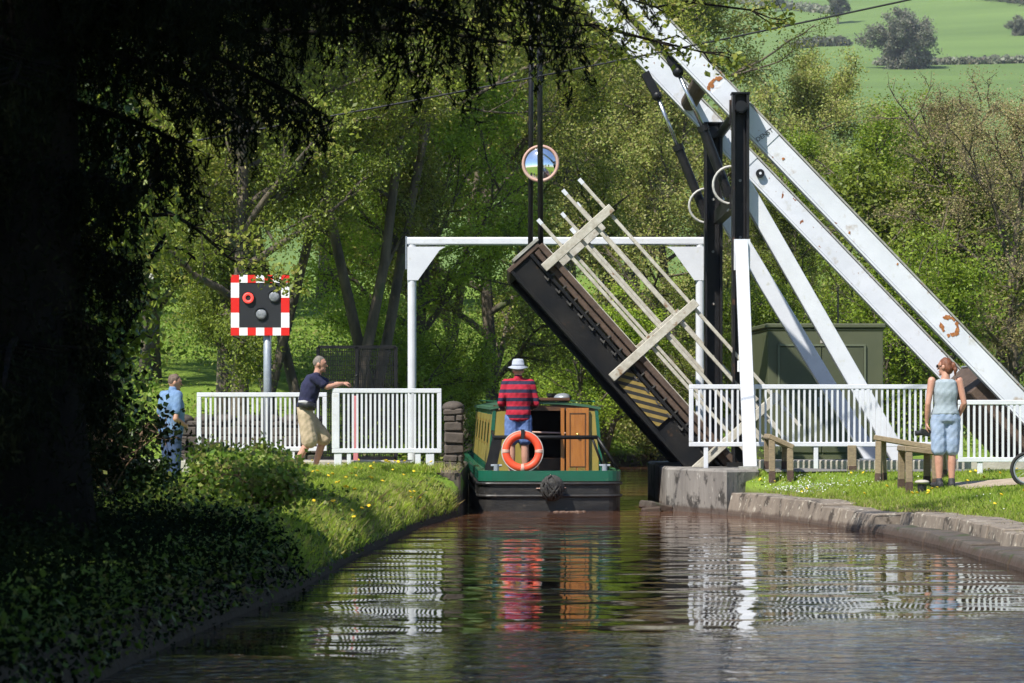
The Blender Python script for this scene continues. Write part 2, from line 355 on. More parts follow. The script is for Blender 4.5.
def mesh_np(name, verts, faces_n, mat, parent=None, smooth=False):
    """verts (N,3); quads/tris given as a flat index array with constant size"""
    me = bpy.data.meshes.new(name)
    idx, k = faces_n
    nf = len(idx) // k
    me.vertices.add(len(verts)); me.vertices.foreach_set('co', np.asarray(verts, np.float32).ravel())
    me.loops.add(len(idx)); me.loops.foreach_set('vertex_index', np.asarray(idx, np.int32))
    me.polygons.add(nf); me.polygons.foreach_set('loop_start', np.arange(0, len(idx), k, dtype=np.int32))
    me.polygons.foreach_set('loop_total', np.full(nf, k, np.int32))
    if smooth: me.polygons.foreach_set('use_smooth', np.ones(nf, bool))
    me.update(calc_edges=True); me.validate()
    me.materials.append(mat)
    o = bpy.data.objects.new(name, me); C.objects.link(o)
    if parent is not None: o.parent = parent; ORG[o.name] = ORG.get(parent.name, Vector((0, 0, 0)))
    return o

def leaves(rng, pts, size, aspect=0.55, up=0.0, dirs=None, fold=0.0):
    """one rhombic leaf per point -> verts, quad indices"""
    n = len(pts)
    sz = size * rng.uniform(0.6, 1.3, (n, 1))
    if dirs is None:
        u = rng.normal(size=(n, 3))
    else:
        u = dirs + rng.normal(size=(n, 3)) * 0.3
    u /= np.linalg.norm(u, axis=1, keepdims=True) + 1e-9
    w = rng.normal(size=(n, 3)); w[:, 2] += up * 3
    nrm = w - u * np.sum(w * u, axis=1, keepdims=True); nrm /= np.linalg.norm(nrm, axis=1, keepdims=True) + 1e-9
    v = np.cross(nrm, u)
    a = pts - u * sz * 0.5; b = pts + v * sz * aspect * 0.5 - u * sz * 0.08
    c = pts + u * sz * 0.5; d = pts - v * sz * aspect * 0.5 - u * sz * 0.08
    V = np.stack([a, b, c, d], 1).reshape(-1, 3)
    return V, np.arange(4 * n)

# ------------------------------------------------------------------ canal edges and ground heights
YL = [-60, 5, 15.7, 17.7, 22.8, 27.5, 35.5, 39.7, 48.0, 51, 58, 64, 70, 80, 95, 130]
XL = [-2.6, -2.4, -2.16, -2.07, -1.70, -1.56, -1.15, -.72, -.76, -1.7, -1.8, -.9, 1.0, 4.0, 9.0, 24]
YR = [-60, 15, 25.4, 29.9, 33.7, 36.8, 39.7, 41.8, 47.5, 50, 58, 64, 72, 80, 95, 130]
XR = [5.2, 5.0, 4.57, 4.50, 4.24, 3.73, 2.97, 2.29, 2.31, 3.4, 4.2, 5.0, 7.0, 9.6, 15, 31]
def xl(y): return float(np.interp(y, YL, XL))
def xr(y): return float(np.interp(y, YR, XR))
def sm(a, b, x):
    t = min(max((x - a) / (b - a), 0), 1); return t * t * (3 - 2 * t)
def wob(x, y, s=1.0):
    return s * (math.sin(x * 1.3 + y * .7) * .5 + math.sin(x * .53 - y * 1.1 + 2) * .5 + .35 * math.sin(x * 3.1 + 1.7 * y) + .3 * math.sin(2.3 * y - 2.9 * x))
HY_P = [-80, 100, 180, 300, 500, 900, 1250, 2200]
HZ_P = [0, 0, 7, 24, 56, 131, 205, 330]
def hillz(x, y):
    return float(np.interp(y, HY_P, HZ_P)) * (1 + 0.0003 * x) + (0.006 * max(y - 200, 0)) * math.sin(x / 90 + y / 160)
def ground(x, y):
    a, b = xl(y), xr(y)
    far = hillz(x, y) if y > 95 else 0.0
    if y > 132: return 1.5 + far + sm(50, 110, y) * 1.2
    if x <= a:
        d = a - x
        if 39.7 <= y <= 48.2: z = 0.60
        else:
            z = float(np.interp(d, [0, .10, .35, .8, 1.6, 4], [.02, .24, .42, .52, .56, .58]))
        z += 0.03 * wob(x, y) * sm(.3, 1.5, d) * (0.3 if 40 < y < 48 else 1)
        # towpath ramp drops away to the left of the railings
        z -= 0.34 * math.exp(-((x + 5.6) / 1.3) ** 2 - ((y - 39.6) / 2.2) ** 2)
        if y > 47.5: z += (0.105 * (min(y, 90) - 47.5)) * sm(.6, 5.0, d)
        return z + far
    if x >= b:
        d = x - b
        z = float(np.interp(d, [0, .33, .42, .9, 1.8, 3.2, 6], [-.5, -.5, float(np.interp(y, [33, 37, 40], [.215, .265, .31])), float(np.interp(y, [33, 37, 40], [.26, .32, .36])), .445, .56, .62])) if y < 49 else .3
        if y > 39.4 and d > .4: z = z + (0.60 - z) * sm(39.4, 40.6, y)
        z += 0.015 * wob(x, y) * sm(.3, 1.5, d)
        if y > 49: z = float(np.interp(d, [0, .2, .8, 2], [.02, .3, .5, .6])) + 0.05 * (min(y, 90) - 49) * sm(.8, 6, d)
        return z + far
    d = min(x - a, b - x)
    return -min(0.9, 0.15 + d * 2.0) + far

def build_ground():
    ys = list(np.arange(-60, 8, 6.0)) + list(np.arange(8, 62, 0.5)) + list(np.arange(62, 132, 2.0)) + list(np.arange(132, 300, 8)) + list(np.arange(300, 1151, 25))
    offs = [0.0, .06, .14, .25, .33, .42, .6, .9, 1.2, 1.6, 2.0, 2.5, 3, 3.5, 4, 4.6, 5.3, 6, 7, 8, 9.5, 11, 13, 16, 20, 26, 34, 45, 60, 85, 120, 170, 240, 340, 480]
    V = []; Fq = []
    for y in ys:
        a, b = xl(min(y, 130)), xr(min(y, 130))
        row = [a - o for o in offs[::-1]] + [a + .03, a + .3, (a + b) / 2, b - .3, b - .03] + [b + o for o in offs]
        for x in row: V.append((x, y, ground(x, y)))
    n = len(offs) * 2 + 5
    for i in range(len(ys) - 1):
        for j in range(n - 1):
            k = i * n + j; Fq += [k, k + 1, k + n + 1, k + n]
    m, nt, b = new_mat('grassland')
    g = nt.nodes.new('ShaderNodeNewGeometry')
    sep = nt.nodes.new('ShaderNodeSeparateXYZ'); lin(nt, g.outputs['Position'], sep.inputs[0])
    n1 = nt.nodes.new('ShaderNodeTexNoise'); n1.inputs['Scale'].default_value = 0.9; n1.inputs['Detail'].default_value = 8; n1.inputs['Roughness'].default_value = .7
    lin(nt, g.outputs['Position'], n1.inputs['Vector'])
    r1 = nt.nodes.new('ShaderNodeValToRGB'); e = r1.color_ramp.elements
    e[0].position = .3; e[0].color = (0.10, 0.17, 0.022, 1); e[1].position = .68; e[1].color = (0.20, 0.28, 0.045, 1)
    lin(nt, n1.outputs['Fac'], r1.inputs['Fac'])
    n2 = nt.nodes.new('ShaderNodeTexNoise'); n2.inputs['Scale'].default_value = 0.012; n2.inputs['Detail'].default_value = 7; n2.inputs['Roughness'].default_value = .6
    mp = nt.nodes.new('ShaderNodeMapping'); mp.inputs['Scale'].default_value = (0.5, 1.6, 1)
    lin(nt, g.outputs['Position'], mp.inputs['Vector']); lin(nt, mp.outputs[0], n2.inputs['Vector'])
    r2 = nt.nodes.new('ShaderNodeValToRGB'); e = r2.color_ramp.elements
    e[0].position = .34; e[0].color = (0.095, 0.150, 0.045, 1); e[1].position = .66; e[1].color = (0.15, 0.225, 0.065, 1)
    lin(nt, n2.outputs['Fac'], r2.inputs['Fac'])
    mr = nt.nodes.new('ShaderNodeMapRange'); mr.inputs['From Min'].default_value = 110; mr.inputs['From Max'].default_value = 200
    lin(nt, sep.outputs['Y'], mr.inputs['Value'])
    mx = nt.nodes.new('ShaderNodeMix'); mx.data_type = 'RGBA'
    lin(nt, mr.outputs[0], mx.inputs['Factor']); lin(nt, r1.outputs[0], mx.inputs['A']); lin(nt, r2.outputs[0], mx.inputs['B'])
    # bare earth on the cut bank just above the water
    mz = nt.nodes.new('ShaderNodeMapRange'); mz.inputs['From Min'].default_value = .26; mz.inputs['From Max'].default_value = .40
    lin(nt, sep.outputs['Z'], mz.inputs['Value'])
    m2 = nt.nodes.new('ShaderNodeMix'); m2.data_type = 'RGBA'; m2.inputs['A'].default_value = (0.06, 0.045, 0.03, 1)
    lin(nt, mz.outputs[0], m2.inputs['Factor']); lin(nt, mx.outputs['Result'], m2.inputs['B'])
    lin(nt, m2.outputs['Result'], b.inputs['Base Color']); b.inputs['Roughness'].default_value = .95
    b.inputs['Specular IOR Level'].default_value = .1
    n3 = nt.nodes.new('ShaderNodeTexNoise'); n3.inputs['Scale'].default_value = 12; n3.inputs['Detail'].default_value = 6
    lin(nt, g.outputs['Position'], n3.inputs['Vector'])
    bp = nt.nodes.new('ShaderNodeBump'); bp.inputs['Distance'].default_value = .03; lin(nt, n3.outputs['Fac'], bp.inputs['Height'])
    lin(nt, bp.outputs[0], b.inputs['Normal'])
    o = mesh_np('ground', V, (Fq, 4), m, smooth=True); kind(o, 'structure')
build_ground()

def build_water():
    m, nt, b = new_mat('canal_water')
    b.inputs['Base Color'].default_value = (0.050, 0.026, 0.012, 1)
    b.inputs['Roughness'].default_value = 0.03; b.inputs['IOR'].default_value = 1.33
    g = nt.nodes.new('ShaderNodeNewGeometry')
    # silty brown patches stirred up by the boat
    n0 = nt.nodes.new('ShaderNodeTexNoise'); n0.inputs['Scale'].default_value = .35; n0.inputs['Detail'].default_value = 4
    lin(nt, g.outputs['Position'], n0.inputs['Vector'])
    r0 = nt.nodes.new('ShaderNodeValToRGB'); e = r0.color_ramp.elements
    e[0].position = .35; e[0].color = (0.014, 0.010, 0.005, 1); e[1].position = .65; e[1].color = (0.026, 0.015, 0.008, 1)
    lin(nt, n0.outputs['Fac'], r0.inputs['Fac'])
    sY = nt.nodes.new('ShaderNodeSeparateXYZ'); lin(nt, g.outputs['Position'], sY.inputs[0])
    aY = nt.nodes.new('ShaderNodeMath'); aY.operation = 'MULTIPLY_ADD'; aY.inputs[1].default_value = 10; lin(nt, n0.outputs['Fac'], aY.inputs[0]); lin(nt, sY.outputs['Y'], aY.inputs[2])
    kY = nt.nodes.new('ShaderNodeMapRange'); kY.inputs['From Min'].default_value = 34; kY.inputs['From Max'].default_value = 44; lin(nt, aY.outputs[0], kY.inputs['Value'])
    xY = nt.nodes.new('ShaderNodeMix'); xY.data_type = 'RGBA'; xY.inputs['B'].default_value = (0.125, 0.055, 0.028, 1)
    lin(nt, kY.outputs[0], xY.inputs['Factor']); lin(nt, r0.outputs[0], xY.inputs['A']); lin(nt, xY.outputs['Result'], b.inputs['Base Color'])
    prev = None
    for (sx, sy, dist, det) in ((0.55, 1.15, 0.026, 1), (2.0, 3.6, 0.0026, 1), (3.4, 6.5, 0.062, 2)):
        mp = nt.nodes.new('ShaderNodeMapping'); mp.inputs['Scale'].default_value = (sx, sy, 1)
        mp.inputs['Rotation'].default_value = (0, 0, 0.12)
        lin(nt, g.outputs['Position'], mp.inputs['Vector'])
        n = nt.nodes.new('ShaderNodeTexNoise'); n.inputs['Scale'].default_value = 1; n.inputs['Detail'].default_value = det
        n.inputs['Distortion'].default_value = .9
        lin(nt, mp.outputs[0], n.inputs['Vector'])
        bp = nt.nodes.new('ShaderNodeBump'); bp.inputs['Distance'].default_value = dist
        lin(nt, n.outputs['Fac'], bp.inputs['Height'])
        if sx > 3:   # breeze-ruffled patch on the near water
            sp_ = nt.nodes.new('ShaderNodeSeparateXYZ'); lin(nt, g.outputs['Position'], sp_.inputs[0])
            nz = nt.nodes.new('ShaderNodeTexNoise'); nz.inputs['Scale'].default_value = .4; lin(nt, g.outputs['Position'], nz.inputs['Vector'])
            ad = nt.nodes.new('ShaderNodeMath'); ad.operation = 'MULTIPLY_ADD'; ad.inputs[1].default_value = 13; lin(nt, nz.outputs['Fac'], ad.inputs[0]); lin(nt, sp_.outputs['Y'], ad.inputs[2])
            mk_ = nt.nodes.new('ShaderNodeMapRange'); mk_.inputs['From Min'].default_value = 25.4; mk_.inputs['From Max'].default_value = 22.6
            mk_.inputs['To Min'].default_value = .004; mk_.inputs['To Max'].default_value = 1
            lin(nt, ad.outputs[0], mk_.inputs['Value']); lin(nt, mk_.outputs[0], bp.inputs['Strength'])
        if prev: lin(nt, prev, bp.inputs['Normal'])
        prev = bp.outputs[0]
    lin(nt, prev, b.inputs['Normal'])
    ys = [-60, 5, 15, 20, 25, 30, 35, 39.7, 42, 47, 50, 54, 58, 62, 66, 70, 75, 80, 87, 95, 110, 130]
    V = []; Fq = []
    for y in ys: V += [(xl(y) - .12, y, 0), (xr(y) + .12, y, 0)]
    for i in range(len(ys) - 1): Fq += [2 * i, 2 * i + 1, 2 * i + 3, 2 * i + 2]
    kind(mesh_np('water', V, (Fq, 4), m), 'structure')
build_water()

# ------------------------------------------------------------------ quays, road, path
def masonry():
    b = MB(); b.prism([(2.27, 47.6), (2.27, 41.8), (2.98, 39.72), (3.5, 40.2), (3.55, 47.6)], -.8, .625)
    o = b.build('concrete_abutment', M['concrete'], bevel=.03); tag(o, 'grey stained concrete abutment block under the foot of the raised bridge', 'abutment')
    b = MB(); b.prism([(-.74, 48.0), (-.72, 39.75), (-1.05, 39.9), (-1.6, 41), (-1.6, 48.0)], -.8, .615)
    o = b.build('stone_abutment', M['darkstone'], bevel=.03); tag(o, 'dark stone abutment on the grassy bank beside the boat', 'abutment')
    # sloped quay wall to the right of the abutment
    def wall(pts, thick, top0, top1, batter, name, mat, label):
        b = MB(); n = len(pts); L = []
        sub = []
        for i in range(n - 1):
            k = max(2, int(math.dist(pts[i], pts[i + 1]) / .7))
            for j in range(k): t = j / k; sub.append((pts[i][0] * (1 - t) + pts[i + 1][0] * t, pts[i][1] * (1 - t) + pts[i + 1][1] * t))
        sub.append(pts[-1]); n = len(sub); vs = []; rr = random.Random(3)
        for i, (x, y) in enumerate(sub):
            t = i / (n - 1); z = top0 * (1 - t) + top1 * t + rr.uniform(-.015, .015)
            j = rr.uniform(-.012, .012)
            vs += [(x - .02 + j, y, -.6), (x - .02 + j, y, .03), (x + batter + j, y, z), (x + thick, y, z + rr.uniform(-.01, .02)), (x + thick, y, -.6)]
        fs = []
        for i in range(n - 1):
            # one weathered block per step, edges pulled apart a little at the joints
            A_ = [Vector(v) for v in vs[5 * i:5 * i + 5]]; B_ = [Vector(v) for v in vs[5 * i + 5:5 * i + 10]]
            g0 = .006 if i % 3 else .018; dz = rr.uniform(-.022, .012); sh = rr.uniform(-.01, .01)
            L_ = (B_[1] - A_[1]).length
            A2 = [a.lerp(b2, g0 / L_) + Vector((sh, 0, dz if q in (2, 3) else 0)) for q, (a, b2) in enumerate(zip(A_, B_))]
            B2 = [b2.lerp(a, g0 / L_) + Vector((sh, 0, dz if q in (2, 3) else 0)) for q, (a, b2) in enumerate(zip(A_, B_))]
            b.add(A2 + B2, [(k, (k + 1) % 5, 5 + (k + 1) % 5, 5 + k) for k in range(5)] + [(0, 1, 2, 3, 4), (9, 8, 7, 6, 5)])
        b.add([v - Vector((-.03, 0, .02)) if False else Vector(v) + Vector((.035, 0, -.03)) for v in vs], [(5 * i + k, 5 * i + (k + 1) % 5, 5 * i + 5 + (k + 1) % 5, 5 * i + 5 + k) for i in range(n - 1) for k in range(5)], mi=1)
        o = b.build(name, [mat, M['darkstone']], bevel=.012); tag(o, label, 'quay wall'); return o
    wall([(3.00, 39.60), (3.40, 38.2), (3.73, 36.8), (4.02, 35.2), (4.24, 33.75)], .5, .33, .235, .045, 'quay_wall', M['stone'], 'pale weathered stone quay wall sloping into the water below the daisies')
    wall([(4.24, 33.68), (4.42, 31.5), (4.50, 29.9), (4.55, 27.5), (4.57, 25.4), (4.9, 15.), (5.1, 0), (5.2, -40)], .34, .13, .10, .02, 'quay_kerb', M['darkstone'], 'dark low stone quay kerb along the water towards the foreground')
    wall([(4.56, 33.6), (4.74, 31.5), (4.82, 29.9), (4.87, 27.5), (4.9, 25.4), (5.25, 15), (5.45, 0), (5.5, -40)], .5, .275, .255, .03, 'stone_ledge', M['stone'], 'brown cracked stone ledge behind the dark quay kerb')
    # small broken concrete slab at the water's edge between boat and abutment
    b = MB(); b.box((2.10, 41.55, .05), (.36, .5, .12), Euler((0, .25, .3)).to_matrix())
    b.box((2.02, 41.25, .0), (.26, .25, .12), Euler((0, -.1, .1)).to_matrix())
    tag(b.build('broken_slab', M['darkstone'], bevel=.02), 'broken brown slab lying at the foot of the concrete abutment', 'slab')
    # road over the bridge, both sides
    def sheet(name, poly, mat, dz=.012):
        b = MB(); n = len(poly)
        b.add([(x, y, z) for x, y, z in poly], [tuple(range(n))]); o = b.build(name, mat); return kind(o, 'structure')
    sheet('road', [(3.56, 42.3, .66), (16, 42.3, .70), (16, 46.8, .70), (3.56, 46.8, .66)], M['tarmac'])
    sheet('road', [(-1.62, 42.5, .655), (-1.62, 46.9, .655), (-14, 46.9, .70), (-14, 42.5, .70)], M['tarmac'])
    b = MB(); b.box((8.5, 41.95, .60), (10, .30, .26)); kind(b.build('kerb', M['bone'], bevel=.015), 'structure')
    b = MB(); b.box((-5.4, 42.30, .60), (7.4, .22, .24)); kind(b.build('kerb', M['bone'], bevel=.015), 'structure')
    # footpaths: sheets that follow the ground
    def strip(name, centre, width, mat, lift=.02):
        V = []; Fq = []; n = len(centre); K = 5
        for i, (x, y) in enumerate(centre):
            x2, y2 = centre[min(i + 1, n - 1)]; x1, y1 = centre[max(i - 1, 0)]
            d = Vector((x2 - x1, y2 - y1)).normalized(); p = Vector((d.y, -d.x))
            w = width * (1 + .12 * wob(x * 2, y * 2))
            for k in range(K):
                q = Vector((x, y)) + p * w * (k / (K - 1) - .5); V.append((q.x, q.y, ground(q.x, q.y) + lift))
        for i in range(n - 1):
            for k in range(K - 1):
                a = i * K + k; Fq += [a, a + 1, a + K + 1, a + K]
        kind(mesh_np(name, V, (Fq, 4), mat, smooth=True), 'structure')
    strip('footpath', [(5.7 + 6 * t, 36.4 - 1.2 * t * t) for t in np.linspace(0, 1, 30)], 1.7, M['dirt'], .03)
    strip('footpath', [(3.6 + 8 * t, 40.75 + .2 * t) for t in np.linspace(0, 1, 30)], .9, M['tarmac'], .015)
    strip('footpath', [(-2.4 - 6 * t, 41.6 - 2.2 * t) for t in np.linspace(0, 1, 40)], 1.0, M['dirt'], .015)
masonry()

# ------------------------------------------------------------------ lift bridge
def bridge():
    NY, FY = 42.5, 46.3
    root = thing('lift_bridge', (3.4, 44.4, .6), 'raised canal drawbridge with white balance beams, black posts and tilted deck', 'drawbridge')
    a = R(48.2); U = Vector((-math.cos(a), 0, math.sin(a))); N = Vector((math.sin(a), 0, math.cos(a)))
    O = Vector((2.667, 0, .5))
    def P(u, n, y): v = O + U * u + N * n; v.y = y; return v
    # deck: girders, cross timbers, boards
    b = MB(); b.bar(P(-.5, .52, (NY + FY) / 2), P(4.03, .52, (NY + FY) / 2), FY - NY + .05, .10); deck = b.build('deck', M['browntimber'], root, bevel=.01)
    for y in (NY + .05, FY - .15):
        g = MB(); g.bar(P(-.55, .22, y), P(4.04, .22, y), .10, .44)
        g.bar(P(-.55, .035, y), P(4.04, .035, y), .24, .05)     # bottom flange
        g.bar(P(-.55, .415, y), P(4.04, .415, y), .22, .05)
        g.build('girder', M['deckside'], deck, bevel=.004)
    for i in range(9):
        b = MB(); u = -.3 + i * .5
        b.bar(P(u, .33, NY + .12), P(u, .33, FY - .22), .12, .2, side=U); b.build('cross_beam', M['deckside'], deck, bevel=.004)
    for y in (NY - .02, FY - .06):
        b = MB(); b.bar(P(-.5, .615, y), P(4.06, .615, y), .14, .09); b.build('kerb_timber', M['browntimber'], deck, bevel=.01)
    b = MB(); b.bar(P(4.08, .30, NY - .04), P(4.08, .30, FY - .02), .07, .62, side=U); b.build('end_board', M['browntimber'], deck, bevel=.01)
    b = MB(); b.bar(P(4.15, .40, NY - .06), P(4.15, .40, FY), .05, .5, side=U); b.build('end_plate', M['flange'], deck, bevel=.005)
    for i in range(15):
        u = .1 + i * .25
        if abs(u - 1.87) < .1: continue
        b = MB(); b.bar(P(u, .34, NY - .03), P(u, .50, NY - .03), .022, .022, side=(0, 1, 0))
        b.bar(P(u - .02, .35, NY - .045), P(u + .07, .35, NY - .045), .022, .022)
        b.build('deck_bracket', M['oldsteel'], deck)
    # hazard panel on the near girder
    b = MB(); b.bar(P(.86, .24, NY - .035), P(1.78, .24, NY - .035), .012, .27); hz = b.build('hazard_panel', M['hazard'], deck)
    hz['label'] = 'faded yellow and black striped warning panel'
    # handrails on both sides
    for side, y in (('near', NY - .12), ('far', FY + .08)):
        for u in (3.76, 1.87, .02):
            b = MB(); b.bar(P(u, .08 if u < 3 else .42, y), P(u, 1.78, y), .06, .135); b.build('rail_post', M['greywood'], deck, bevel=.008)
        for k, n in enumerate((1.70, 1.41, 1.12, .84)):
            e = (4.42, 4.46, 3.95, 4.38)[k] - (.02 if side == 'near' else .1)
            b = MB(); b.bar(P(-.55, n, y + .06), P(e, n, y + .06), .045, .052); r_ = b.build('rail', M['greywood'], deck, bevel=.006)
            b = MB(); b.bar(P(e - .09, n, y + .06), P(e + .004, n, y + .06), .05, .057); b.build('rail_tip', M['white'], deck)
    # balance beams
    ab = R(46.3); D = Vector((math.cos(ab), 0, -math.sin(ab))); Nb = Vector((math.sin(ab), 0, math.cos(ab)))
    def Q(t, n, y): v = Vector((4.73, 0, 4.633)) + D * t + Nb * n; v.y = y; return v
    for y in (NY + .36, FY + .36):
        b = MB(); b.bar(Q(-7.0, 0, y), Q(5.15, 0, y), .20, .31)
        bm_ = b.build('balance_beam', M['beam'], root, bevel=.012)
        b = MB(); b.bar(Q(-7.0, .169, y), Q(5.15, .169, y), .25, .026); b.build('flange', M['flange'], bm_)
        b = MB(); b.bar(Q(-7.0, -.169, y), Q(5.15, -.169, y), .22, .026); b.build('flange', M['white'], bm_)
        # stiffener plate round the pivot
        b = MB(); b.bar(Q(-2.35, 0, y - .106), Q(-1.2, 0, y - .106), .012, .30); b.build('pivot_plate', M['beam'], bm_)
        if y < 44:
            rr = random.Random(5)
            for (t, n, s_) in ((2.65, .02, 1.0), (-2.44, .0, .8), (-.95, -.05, .35), (.55, -.1, .3), (1.4, .1, .25)):
                # flaking rust: an uneven ring of scabs on the paint
                b = MB(); k = 26 if s_ > .5 else 1
                for q in range(k):
                    if s_ == .8: off = (rr.uniform(-.03, .03) , (q / k - .5) * .28)
                    else:
                        th = 2 * math.pi * q / k; rr_ = (.145 + rr.uniform(-.02, .02)) * s_; off = (rr_ * math.cos(th), rr_ * .8 * math.sin(th))
                    if k > 1 and rr.random() < .25: continue
                    c = Q(t + off[0], n + off[1], y - .101); e = rr.uniform(.012, .034) * (.6 + .6 * s_) * (1 if k > 1 else 1.5)
                    k2 = 7; vs = [c + Vector((math.cos(6.283 * z / k2), 0, math.sin(6.283 * z / k2))) * e * rr.uniform(.5, 1.3) for z in range(k2)]
                    vs2 = [v + Vector((0, -.004 - rr.uniform(0, .003), 0)) for v in vs]
                    b.add(vs + vs2, [tuple(range(k2, 2 * k2))] + [(z, (z + 1) % k2, k2 + (z + 1) % k2, k2 + z) for z in range(k2)])
                b.build('rust_patch', M['rustpatch'], bm_)
    tx = bpy.data.curves.new('graffiti', 'FONT'); tx.body = 'DENST'; tx.size = .095; tx.extrude = .001
    to = bpy.data.objects.new('tmp_text', tx); C.objects.link(to); dg = bpy.context.evaluated_depsgraph_get(); dg.update()
    tm_ = bpy.data.meshes.new_from_object(to.evaluated_get(dg)); bpy.data.objects.remove(to); tm_.materials.clear(); tm_.materials.append(M['signblack'])
    go = bpy.data.objects.new('graffiti', tm_); C.objects.link(go); go.parent = root; q = at(757.5, 142, NY + .36 - .118); go.location = q - ORG[root.name]; go.rotation_euler = (R(90), R(-34), 0)
    b = MB(); c_ = at(760, 173.5, FY + .24); b.tube([c_ + Vector((0, .03, 0)), c_ - Vector((0, .06, 0))], .07, 20); gd = b.build('guide_wheel', M['blacksteel'], root)
    b = MB(); b.tube([c_ - Vector((0, .055, 0)), c_ - Vector((0, .068, 0))], .022, 12); b.build('hub', M['white'], gd)
    # cross tube joining the beams above the posts, pivot shaft, counterweight
    b = MB(); b.tube([Q(-2.62, -.02, NY + .47), Q(-2.62, -.02, FY + .25)], .14, 20); b.build('cross_tube', M['browntimber'], root, smooth=False)
    b = MB(); b.tube([(3.40, NY - .22, 5.98), (3.40, FY + .6, 5.98)], .075, 16); b.build('pivot_shaft', M['blacksteel'], root)
    b = MB(); b.bar(Q(3.6, -.12, (NY + FY) / 2 + .36), Q(5.1, -.12, (NY + FY) / 2 + .36), FY - NY - .24, .62)
    b.build('counterweight', M['browntimber'], root, bevel=.02)
    b = MB(); b.bar(Q(3.58, .205, (NY + FY) / 2 + .36), Q(5.1, .205, (NY + FY) / 2 + .36), FY - NY - .24, .03); b.build('counterweight_lid', M['steel'], root, bevel=.004)
    # posts: H-section columns
    for (x, y, w, top) in ((3.41, NY, .25, 6.18), (3.27, FY - .05, .29, 6.12)):
        b = MB(); z0 = .6; zc = (z0 + top) / 2; h = top - z0
        b.box((x - w / 2 + .02, y, zc), (.04, .28, h)); b.box((x + w / 2 - .02, y, zc), (.04, .28, h)); b.box((x, y + .06, zc), (w - .082, .05, h))
        pt = b.build('post', M['black'], root, bevel=.004)
        b = MB(); b.box((x, y, top + .014), (w + .03, .31, .022)); b.build('post_cap', M['blacksteel'], pt)
        b = MB(); b.box((x, y, .66), (w + .18, .46, .06)); b.build('base_plate', M['blacksteel'], pt)
        b = MB(); b.box((x, y + .17, 5.94), (.30, .05, .36)); b.tube([(x, y - .02, 5.98), (x, y - .19, 5.98)], .095, 16); b.build('bearing', M['black'], pt)
        for z in (1.5, 2.35, 3.2, 4.05, 4.9):
            b = MB(); b.tube([(x, y + .034, z), (x, y - .0, z)], .022, 8); b.build('bolt', M['flange'], pt)
    b = MB(); b.box((3.42, NY - .16, 2.12), (.13, .05, .17)); b.build('junction_box', M['signwhite'], root, bevel=.006)
    b = MB(); b.box((3.34, (NY + FY) / 2, 4.6), (.14, FY - NY - .3, .22)); b.build('tie_beam', M['black'], root, bevel=.005)
    # raking struts
    def strut(p0, p1, w, h, name='strut', side=(0, 1, 0)):
        b = MB(); b.bar(p0, p1, w, h, side); return b.build(name, M['white'], root, bevel=.01)
    for y, x, ex in ((NY + .16, 3.40, 2.48), (FY + .16, 3.3, 2.62)):
        s_ = strut((x, y, 4.95), (x + ex, y, .62), .20, .25)
        b = MB(); b.box((x + ex + .05, y, .66), (.55, .40, .05)); b.build('foot_plate', M['steel'], s_)
    s_ = strut((3.41, NY - .20, 3.95), (3.385, 40.42, .64), .19, .12, side=(1, 0, 0))
    b = MB(); b.box((3.42, NY - .20, 3.78), (.24, .04, .46)); b.build('bracket_plate', M['white'], s_)
    b = MB(); b.box((3.36, 40.44, .645), (.26, .26, .04)); b.build('foot_plate', M['flange'], s_)
    # hydraulic rams
    for (y, dx) in ((NY + .42, 0.0), (FY + .2, 0.0)):
        sc_ = F / y
        k = 0 if y < 44 else 1
        t0 = (at(678, 72, y), at(657, 96, y))[k]; t1 = (at(703, 128, y), at(678, 147, y))[k]; t2 = (at(722, 178, y), at(699, 199, y))[k]
        b = MB(); b.tube([t1 - (t1 - t0) * .03, t2, t2 + (t2 - t1) * .28], .075, 14)
        b.tube([t1 - (t1 - t0) * .04, t1 + (t2 - t1) * .06], .092, 14); ram = b.build('hydraulic_ram', M['blacksteel'], root, smooth=False)
        b = MB(); b.tube([t0, t1], .032, 12); b.build('piston_rod', M['chrome'], ram, smooth=True)
        b = MB(); b.ell(t0, .085, .085, .085); b.bar(t0, t0 + Vector((-.20, 0, .38)), .12, .14); b.build('clevis', M['blacksteel'], ram)
        b = MB(); e = t2 + (t2 - t1) * .28; b.box(((e.x + 3.3) / 2, y, e.z), (abs(3.3 - e.x) + .12, .16, .16)); b.build('ram_bracket', M['blacksteel'], ram)
        # hydraulic hose loop
        pts = []
        c0 = t2 + Vector((-.0, -.08, .05))
        for q in range(15):
            th = -.3 + q / 14 * 3.9
            pts.append(c0 + Vector((.10 - .27 * math.sin(th) * (1 if k else .9), -.05, -.12 + .24 * math.cos(th) - .10 * q / 14)))
        b = MB(); b.tube(pts + [Vector((3.25, y - .05, pts[-1].z - .12))], .02, 8); b.build('hose', M['hose'], root, smooth=True)
    # suspension rods from the beam tips down to the deck end
    for (x, y, zb, x2) in ((.433, NY + .2, P(3.6, .62, 0).z, .40), (.30, FY + .14, P(3.7, .62, 0).z, .32)):
        b = MB(); b.tube([(x, y, zb), (x2, y, 9.25)], .042, 12); rd = b.build('suspension_rod', M['blacksteel'], root, smooth=True)
        b = MB(); b.box((x, y, zb - .02), (.16, .14, .26)); b.build('rod_shoe', M['black'], rd, bevel=.01)
    b = MB(); b.bar((2.75, NY - .6, .64), (3.1, NY - .6, .98), .05, .05); b.build('stop_bar', M['greywood'], root)
    return root
bridge()

